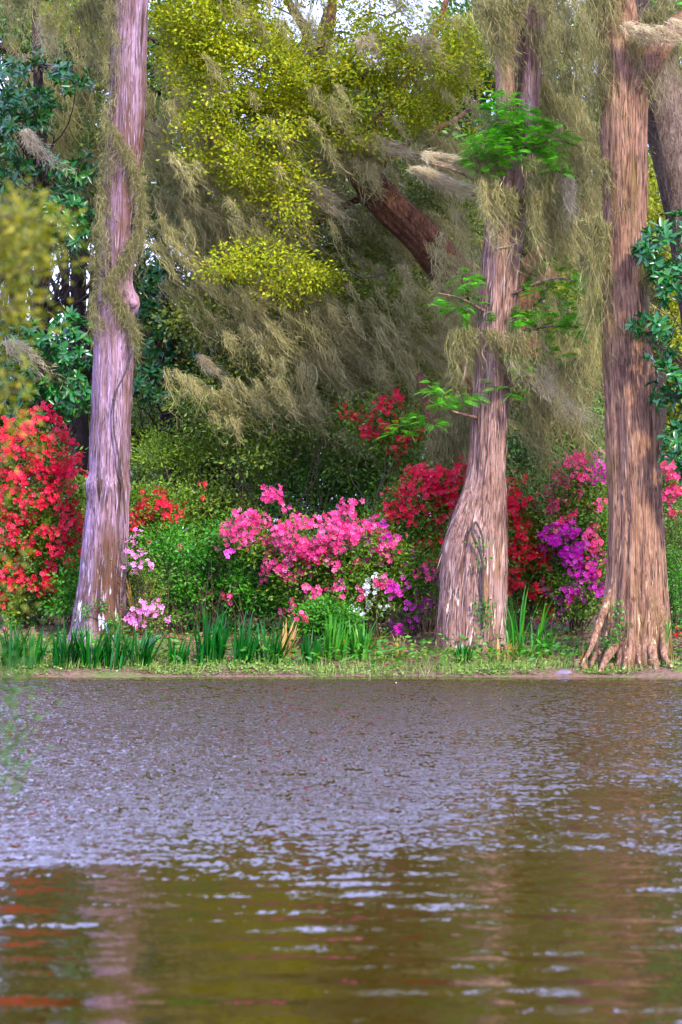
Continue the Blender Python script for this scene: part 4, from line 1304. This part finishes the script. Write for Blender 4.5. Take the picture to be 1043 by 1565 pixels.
moss_stuff('moss fringe down the left flank of the thick trunk and over its top limb',
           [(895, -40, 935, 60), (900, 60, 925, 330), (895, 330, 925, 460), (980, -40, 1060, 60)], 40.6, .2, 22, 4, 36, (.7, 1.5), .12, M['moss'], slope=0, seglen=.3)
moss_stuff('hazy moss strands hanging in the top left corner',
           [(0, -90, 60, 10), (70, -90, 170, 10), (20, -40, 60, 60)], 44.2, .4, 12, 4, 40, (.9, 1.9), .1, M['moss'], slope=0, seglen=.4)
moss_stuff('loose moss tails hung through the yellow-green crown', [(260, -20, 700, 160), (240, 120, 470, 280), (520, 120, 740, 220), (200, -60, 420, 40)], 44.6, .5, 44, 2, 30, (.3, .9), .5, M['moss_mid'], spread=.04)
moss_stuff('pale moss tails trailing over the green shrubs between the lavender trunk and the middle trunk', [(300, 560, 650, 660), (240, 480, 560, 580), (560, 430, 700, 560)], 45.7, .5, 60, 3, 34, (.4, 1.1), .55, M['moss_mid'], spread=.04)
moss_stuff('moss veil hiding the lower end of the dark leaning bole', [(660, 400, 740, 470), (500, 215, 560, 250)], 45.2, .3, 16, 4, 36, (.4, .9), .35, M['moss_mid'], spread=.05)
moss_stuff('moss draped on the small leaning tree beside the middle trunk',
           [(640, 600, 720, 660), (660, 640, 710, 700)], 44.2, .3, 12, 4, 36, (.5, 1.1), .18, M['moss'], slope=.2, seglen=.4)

# moss clinging to the left trunk: short threads up its left flank and one sash slung round it
ys = R.uniform(-40, 500, 170)
lx = np.interp(ys, [-40, 0, 100, 200, 300, 370, 460, 520], [176, 173, 169, 163, 157, 152, 148, 146])
roots = np.stack([P(lx[i] + R.uniform(-10, 14), ys[i], YL - R.uniform(0.02, .36)) for i in range(len(ys))])
sash = np.linspace(0, 1, 160)
sx = 160 + 56 * np.abs(np.sin(sash * 4.2)) ** .8
sy = 180 + sash * 330
roots2 = np.stack([P(sx[i], sy[i], YL - .33) for i in range(160)])
VF = moss_threads(np.r_[roots, roots2], R.uniform(.2, .8, 330), R.normal(.05, .08, 330), 11, .025, .010, 8, .02)
tag(link('spanish_moss', mesh('spanish_moss', *VF), M['moss'], None, 'stuff'), 'matted moss clinging down the left side of the lavender trunk', 'moss')

# single hanks that stand out
HANK = [  # px, py root, length px, wind, spread, label, material
    (660, 238, 100, 1.5, .12, 'pale moss hank blown level to the right, just below the yellow-green crown', 'moss_pale', 41.9),
    (640, 262, 120, 1.2, .10, 'long pale moss streamer sweeping right towards the middle trunk', 'moss_pale', 42.4),
    (555, 212, 70, 1.2, .10, 'pale moss tuft above the upper end of the dark leaning bole', 'moss_pale', 45.0),
    (560, 55, 60, .25, .05, 'slim pale moss tail hanging in the upper crown of the oak', 'moss_pale', 44.4),
    (640, 60, 70, .3, .09, 'wide pale moss tuft inside the yellow crown near its top', 'moss_pale', 44.4),
    (300, 300, 130, .75, .10, 'grey moss hank streaming right below the dark limb beside the lavender trunk', 'moss', 46.0),
    (470, 280, 100, .8, .10, 'pale moss hank left of the dark leaning bole', 'moss_pale', 45.6),
    (430, 440, 150, .6, .14, 'broad moss hank under the low yellow-green bough', 'moss', 45.6),
    (310, 545, 60, .7, .05, 'short pale moss tail over the olive shrub right of the lavender trunk', 'moss_pale', 46.0),
    (750, 275, 170, .36, .08, 'thick moss beard crossing the front of the middle trunk', 'moss_mid', 41.3),
    (822, 280, 190, .06, .05, 'narrow moss tail hanging right of the middle trunk under the sprigs', 'moss_mid', 41.5),
    (870, 270, 90, .18, .07, 'plump moss tail between the two right trunks', 'moss_pale', 41.4),
    (850, 40, 290, .3, .25, 'great grey moss curtain between the tops of the two right trunks', 'moss', 41.6),
    (800, 555, 150, .7, .12, 'pale moss hank trailing down right towards the rose azalea', 'moss_pale', 41.6),
    (915, 330, 330, .02, .04, 'rope of moss hanging along the left edge of the thick trunk', 'moss', 40.4),
    (45, 200, 110, .55, .04, 'thin moss string across the magnolia leaves at the upper left', 'moss_pale', 45.4),
    (70, 20, 90, .15, .04, 'thin moss string hanging near the top left corner', 'moss_pale', 45.0),
    (1000, 40, 60, .9, .16, 'moss draped over the top limb of the thick trunk', 'moss_pale', 40.0),
    (985, 400, 120, .05, .04, 'moss tail against the right edge of the thick trunk behind magnolia leaves', 'moss', 40.5),
    (20, 520, 110, .7, .08, 'pale moss hank below the white sky gap at the left edge', 'moss_pale', 46.0),
]
for px_, py_, lpx, wd, sp, lab, mt, Y in HANK:
    r0 = P(px_, py_, Y)
    k = 3 if sp < .09 else 5
    nt_ = 110 if mt == 'moss_pale' and sp >= .09 else 60
    rr_ = r0 + R.normal(0, 1, (k, 3)) * np.array([sp, sp * .6, .03])
    V, F = moss_threads(rr_, PX(lpx, Y) * R.uniform(.5, 1.2, k), R.normal(wd, .12, k), nt_, sp * .32, .012, 12, .03, None, 1.0 / (1 + .35 * wd), .6)
    o = link('spanish_moss', mesh('spanish_moss', V - r0, F), M[mt])
    o.location = r0
    tag(o, lab, 'moss hank', 'single moss hanks hanging from the trees')


# ==================================================================== BANK PLANTS
def blade_mesh(h, w, lean, bendy, fold=.25):
    n = 7
    V, F = [], []
    for i in range(n):
        t = i / (n - 1)
        ww = w * .5 * (0.75 + .6 * t if t < .4 else 1.0 * (1 - ((t - .4) / .6) ** 1.8) + .01)
        x = lean * h * t + bendy * h * t ** 2.5
        z = h * t * (1 - .12 * abs(bendy) * t)
        V += [(x, -ww, z), (x + fold * ww, 0, z), (x, ww, z)]
    for i in range(n - 1):
        a = i * 3
        F += [(a, a + 1, a + 4, a + 3), (a + 1, a + 2, a + 5, a + 4)]
    return mesh('blade', np.array(V), np.array(F))


BL = {}
for key in ('iris', 'iris_lt', 'straw'):
    BL[key] = [blade_mesh(.62, .026, l_, b_) for l_, b_ in ((.02, .06), (.06, .18), (.1, .1), (.0, .3), (.05, .5))]
    for m_ in BL[key]:
        m_.materials.append(M[key])


def iris(label, px0, px1, base_py, top_py, n, key='iris', lean=.0, name='iris_clump', cat='iris', group='iris clumps along the shore', small=.03):
    pxc = (px0 + px1) / 2
    Y = 40.0
    for _ in range(40):                       # where the bank appears at that height
        if CAM_H + (HZ - base_py) * Y / FPX <= float(ground_z((pxc - CX) * Y / FPX, Y)):
            break
        Y += .08
    b = P(pxc, base_py, Y)
    b[2] = float(ground_z(b[0], Y))
    t = thing(name, label, cat, b, group)
    wspan = PX(px1 - px0, Y)
    H = PX(base_py - top_py, Y)
    n = int(n * 1.6)
    for i in range(n):
        me = BL[key][R.choice(5, p=[.4, .25, .2, .1, .05])]
        o = bpy.data.objects.new('blade', me)
        COL.objects.link(o)
        o.parent = t
        u = R.uniform(-.5, .5)
        x, y = u * wspan * .75, R.normal(0, .08)
        gz = float(ground_z(b[0] + x, b[1] + y)) - b[2] - .02
        o.location = (x, y, gz)
        ang = R.normal(0 if u > -.1 else math.pi, .9)
        o.rotation_euler = (R.normal(0, .07), lean + u * .4 + R.normal(0, .11), ang)
        s = H / .46 * (R.uniform(.5, 1.1) - .22 * abs(u))
        o.scale = (s, R.uniform(1.1, 1.7), s)
    return t


iris('dark green iris clump leaning right, first right of the blurred reeds at the left edge', 78, 120, 1020, 957, 34, lean=.03)
iris('dark green iris clump under the left edge of the lavender trunk base', 116, 156, 1020, 960, 34, lean=.16)
iris('dark green iris clump in front of the middle of the lavender trunk base', 158, 192, 1020, 962, 30, lean=.05)
iris('dark green iris clump under the right edge of the lavender trunk base, fanned right', 190, 236, 1020, 963, 36, lean=.2)
iris('small iris clump just left of the tallest clump', 254, 286, 1020, 974, 22, lean=.14)
iris('tallest and densest iris clump, upright in front of the leafy green bush', 290, 350, 1018, 945, 52)
iris('upright iris clump just right of the tallest clump', 352, 392, 1016, 952, 32, lean=-.02)
iris('wide iris clump with blades arching right, left of the small blue-green one', 386, 432, 1016, 955, 30, lean=.2)
iris('low blue-green iris clump below the round bright bush', 456, 490, 1015, 975, 26)
iris('light green iris row below the white azalea, left part', 492, 532, 1010, 955, 34, 'iris_lt')
iris('light green iris row below the white azalea, right part', 530, 570, 1008, 957, 34, 'iris_lt')
iris('tiny dark iris clump at the foot of the middle trunk', 694, 722, 1014, 984, 20, lean=.05)
iris('sparse tall iris right of the middle trunk', 768, 832, 1004, 918, 22, 'iris_lt')
iris('thin lone iris tuft between the middle and thick trunks', 832, 846, 1004, 960, 8, 'iris_lt')
iris('iris clump half hidden by the blurred sprays at the left edge', 0, 34, 1022, 960, 28)
iris('iris clump right beside the blurred sprays at the left edge', 34, 66, 1022, 966, 24)
iris('slim iris tuft in front of the right roots of the thick trunk', 1010, 1024, 1016, 950, 7, 'iris_lt')
# dry grass tussocks
iris('tawny dry grass plume beside the light pink azalea', 196, 226, 968, 892, 26, 'straw', .22, 'dry_grass_clump', 'dry grass', 'dry grass tussocks on the bank')
iris('straw-coloured tussock between the two iris clumps in the centre', 424, 446, 1000, 958, 18, 'straw', .1, 'dry_grass_clump', 'dry grass', 'dry grass tussocks on the bank')
iris('straw tussock right of the middle trunk foot', 754, 786, 1010, 980, 14, 'straw', .0, 'dry_grass_clump', 'dry grass', 'dry grass tussocks on the bank')
iris('small straw tuft among the leaf litter left of the middle trunk', 600, 620, 1004, 975, 10, 'straw', .0, 'dry_grass_clump', 'dry grass', 'dry grass tussocks on the bank')
iris('straw tuft by the flared root of the thick trunk', 880, 900, 1012, 990, 10, 'straw', -.1, 'dry_grass_clump', 'dry grass', 'dry grass tussocks on the bank')


# ---- low stuff on the ground
def ground_leaves(label, name, n, x0, x1, d0, d1, L, W, mat, lift, flat, cat, dens=None):
    x = R.uniform(x0, x1, n * 3)
    y = 39.8 + R.uniform(d0, d1, n * 3)
    if dens is not None:
        k = noise3(x * 1.6 + dens, y * 1.6, 3.3) > R.uniform(-.75, .35, n * 3)
        x, y = x[k], y[k]
    x, y = x[:n], y[:n]
    n = len(x)
    p = np.stack([x, y, np.maximum(ground_z(x, y), 0.0) + R.uniform(0.004, lift, n)], 1)
    a = unit(np.stack([R.normal(size=n), R.normal(size=n), R.normal(0, .3, n)], 1))
    nn = unit(np.array([0, -.25, 1.0]) + R.normal(0, flat, (n, 3)))
    o = link(name, mesh(name, *leaves(p, a, nn, L * R.uniform(.6, 1.2, n), W * R.uniform(.6, 1.2, n), .2)), mat, None, 'stuff')
    tag(o, label, cat)


ground_leaves('pale green pennywort carpet in a band along the waterline', 'ground_cover', 5000, -5.5, 5.5, 0.02, .75, .05, .04, M['cover'], .07, .4, 'ground cover', 5)
ground_leaves('patchy bright weeds between the irises and the shrubs', 'weeds', 6000, -6, 6, .5, 3.0, .09, .03, M['azalea_leaf'], .22, .9, 'weeds', 12)
ground_leaves('brown fallen leaves littering the bank under the trees', 'leaf_litter', 9000, -6, 6, .3, 6, .08, .04, M['litter'], .03, .5, 'leaf litter', None)
ground_leaves('low broad-leaved seedlings and weeds crowding between the irises', 'weeds', 1500, -5.8, 5.8, .45, 1.9, .12, .05, M['bush_leaf'], .3, 1.0, 'weeds', 21)
ground_leaves('fallen red and pink azalea petals scattered on the bank', 'fallen_petals', 500, -5.5, 5.5, .9, 4, .06, .05, M['fl_rose'], .03, .4, 'petals', 2)
n_ = 2600
x = R.uniform(-5.6, 5.6, n_)
y = 39.85 + np.abs(R.normal(0, .6, n_))
p = np.stack([x, y, ground_z(x, y)], 1)
a = unit(np.stack([R.normal(.1, .3, n_), R.normal(0, .3, n_), np.ones(n_)], 1))
tag(link('grass', mesh('grass', *leaves(p, a, R.normal(size=(n_, 3)), R.uniform(.06, .22, n_), .010, .1)), M['cover'], None, 'stuff'), 'thin grass blades sprouting along the shore', 'grass')

# ---- cypress knees, stone, log, sticks
KN = [(50, 972, 13, 'blunt grey knee standing left of the lavender trunk'), (745, 996, 10, 'small knee in front of the middle trunk'), (763, 990, 8, 'smallest knee right of the middle trunk foot'),
      (896, 985, 18, 'tall pointed knee left of the flared root of the thick trunk'), (873, 990, 12, 'short knee second left of the thick trunk'), (884, 1016, 14, 'stout twin knee at the waterline below the flared root'),
      (892, 1016, 13, 'stout knee beside the twin at the waterline'), (936, 1018, 14, 'pale knee under the front of the thick trunk'), (945, 1019, 11, 'slanting knee in front of the thick trunk'),
      (995, 1020, 12, 'leaning knee at the right front of the thick trunk'), (640, 975, 7, 'pale little knee among leaf litter left of the middle trunk'), (610, 985, 8, 'brown knee in the leaf litter between white azalea and middle trunk')]
for px_, py_, h, lab in KN:
    Y = 39.95
    while CAM_H + (HZ - py_) * Y / FPX > float(ground_z((px_ - CX) * Y / FPX, Y)) and Y < 45:
        Y += .08
    if px_ > 880 and py_ > 1000:
        Y = min(Y, 40.15)
    b = P(px_, py_, Y)
    b[2] = float(ground_z(b[0], Y))
    hh = PX(h, Y)
    sw = R.normal(0, .02, 2)
    V, F = tube([(0, 0, -.06), (sw[0] * .3, 0, hh * .35), (sw[0], sw[1], hh * .75), (sw[0] * 1.4, sw[1], hh * .97), (sw[0] * 1.5, sw[1], hh)], [hh * .42 + .02, hh * .3 + .015, hh * .2 + .012, hh * .12 + .01, .004], 24, 18, .008, 16, 3, px_ * .1)
    o = link('cypress_knee', mesh('cypress_knee', V, F), M['knee'])
    o.location = b
    tag(o, lab + ' on the bank', 'cypress knee', 'cypress knees on the bank')

b = P(862, 1026, 39.95)
b[2] = .02
th_, ph_ = np.meshgrid(np.linspace(0, 2 * np.pi, 28, endpoint=False), np.linspace(.02, np.pi - .02, 16))
rr = 1 + .22 * noise3(np.cos(th_) * np.sin(ph_) * 1.6 + 3, np.sin(th_) * np.sin(ph_) * 1.6, np.cos(ph_) * 1.6) + .08 * noise3(np.cos(th_) * 5, np.sin(th_) * 5, ph_ * 4)
V = np.stack([.14 * rr * np.cos(th_) * np.sin(ph_), .11 * rr * np.sin(th_) * np.sin(ph_), .07 * rr * np.cos(ph_) + .01], -1).reshape(-1, 3)
i = np.arange(15)[:, None] * 28
j = np.arange(28)[None]
o = link('stone', mesh('stone', V, np.stack([i + j, i + 28 + j, i + 28 + (j + 1) % 28, i + (j + 1) % 28], -1).reshape(-1, 4)), M['stone'])
o.location = b
tag(o, 'lilac-grey stone at the waterline left of the thick trunk roots', 'stone')


def single(name, label, cat, pts, rad, mat, rows=24, seg=10, bark=.004, group=None):
    b = np.array(pts[0], float)
    o = link(name, mesh(name, *(lambda q: (q[0] - b, q[1]))(tube(pts, rad, rows, seg, bark))), mat)
    o.location = b
    return tag(o, label, cat, group)


def W_(px_, Y, z):
    q = P(px_, 900, Y)
    q[2] = z
    return q


single('floating_stick', 'thin tan stick floating flat in front of the lilac stone', 'stick', [W_(868, 39.3, .012), W_(885, 39.33, .02), W_(902, 39.36, .012)], [.009, .013, .007], M['knee'])
single('floating_stick', 'short tan stick at the waterline below the light green iris row', 'stick', [W_(532, 39.45, .012), W_(545, 39.42, .03), W_(560, 39.46, .012)], [.01, .014, .008], M['knee'])
single('driftwood_stick', 'slim bare stick lying left of the thick trunk roots', 'stick', [W_(845, 40.5, .17), W_(862, 40.4, .21), W_(884, 40.3, .14)], [.012, .016, .008], M['knee'])
single('driftwood_stick', 'bare stick poking from the water left of the light green irises', 'stick', [W_(470, 39.5, -.05), W_(472, 39.5, .04), W_(473, 39.5, .11)], [.014, .011, .006], M['twig'])

# vines on trunks
single('vine', 'thin vine snaking up the lower right side of the lavender trunk', 'vine',
       [P(192, 800, YL - .3), P(188, 740, YL - .33), P(180, 690, YL - .36), P(174, 650, YL - .36), P(178, 600, YL - .35), P(196, 560, YL - .3), P(201, 540, YL - .26)], [.012] * 7, M['twig'], 60, 8, .002)
single('vine', 'looped woody vine on the front of the middle trunk base', 'vine',
       [P(738, 960, YM - .5), P(738, 900, YM - .5), P(736, 850, YM - .5), P(728, 830, YM - .5), P(722, 812, YM - .5), P(727, 798, YM - .46), P(736, 815, YM - .46), P(740, 850, YM - .48)], [.022, .02, .02, .018, .018, .016, .014, .012], M['twig'], 70, 10, .003)
single('vine', 'thin curling vine across the middle of the thick trunk', 'vine',
       [P(926, 470, YR - .34), P(940, 490, YR - .38), P(960, 530, YR - .38), P(955, 560, YR - .38), P(935, 545, YR - .36)], [.009] * 5, M['stem'], 50, 8, .001)
single('vine', 'straight thin vine running down the upper front of the thick trunk', 'vine',
       [P(946, 150, YR - .40), P(948, 220, YR - .40), P(944, 290, YR - .40), P(950, 360, YR - .39), P(946, 430, YR - .39)], [.008] * 5, M['knee'], 50, 8, .001)
for lab, ells, Y in (('little ivy climbing the front left of the thick trunk foot', [(945, 935, 6, 14), (950, 955, 8, 16), (938, 972, 8, 12), (930, 985, 12, 10)], YR - .52),
                     ('small fern-like creeper on the front of the middle trunk base', [(730, 830, 10, 8), (738, 925, 10, 14), (720, 950, 8, 6), (744, 950, 8, 10), (735, 860, 4, 10)], YM - .53),
                     ('small creeper sprig low on the lavender trunk', [(133, 932, 8, 8), (155, 925, 6, 5), (172, 950, 6, 8)], YL - .44)):
    C, D = blob_points(ells, Y, .05, 26, 0)
    b = C[np.argmin(C[:, 2])].copy()
    t = thing('creeper', lab, 'creeper', b)
    part('stem', tube(np.array(sorted(C[::5].tolist(), key=lambda c: c[2])), np.full(len(C[::5]), .006), 30, 6), M['twig'], t)
    part('foliage', clump_leaves(C, np.tile([0, -1.0, .2], (26, 1)), 9, .05, .05, .035), M['bush_leaf'], t, 'stuff')

# ==================================================================== FOREGROUND: out-of-focus cypress sapling at the left
YF = 9.2
base = np.array([-1.75, YF - .2, 0.0])
base[2] = float(ground_z(base[0], base[1])) - .02
tF = thing('cypress_sapling', 'blurred golden-green cypress sapling leaning in at the left edge close to the camera', 'sapling', base)
part('trunk', tube([base, base + [.02, .02, .9], base + [-.02, .03, 1.8], base + [.03, .02, 2.8], base + [.0, 0, 3.6]], [.05, .045, .035, .025, .01], 40, 14, .003), M['bark_mid'], tF)
FG = [(26, 380, 50, 46), (10, 330, 46, 40), (44, 335, 34, 24), (-10, 440, 40, 50), (14, 470, 24, 24), (0, 540, 20, 20), (0, 650, 10, 14), (34, 570, 14, 8), (-4, 700, 14, 16), (0, 760, 8, 12), (0, 830, 8, 14), (20, 600, 20, 12), (0, 910, 16, 16)]
C, D = blob_points(FG, YF, .25, 130, .1)
bt = []
for c in C[::2]:
    z = np.clip(c[2] - .12, .5, 3.4)
    bt.append(tube(wiggle([base[0], base[1], z + base[2] * 0], c, 6, .03), [.010, .009, .007, .006, .004, .002], 10, 6))
part('branches', join(bt), M['stem'], tF)
part('foliage', clump_leaves(C, D, 16, .05, .036, .014, up=.4), M['fg_leaf'], tF, 'stuff')
C, D = blob_points([(5, 985, 34, 30), (0, 1050, 26, 50), (0, 1120, 18, 50), (-10, 1180, 18, 40)], YF, .12, 34, .1)
bt = [tube(wiggle([base[0], base[1], max(c[2] - .1, .3)], c, 5, .03), [.007, .006, .005, .003, .002], 8, 6) for c in C[::2]]
part('branches', join(bt), M['stem'], tF)
part('lower_foliage', clump_leaves(C, D, 22, .05, .035, .010, up=.3), M['fg_green'], tF, 'stuff')
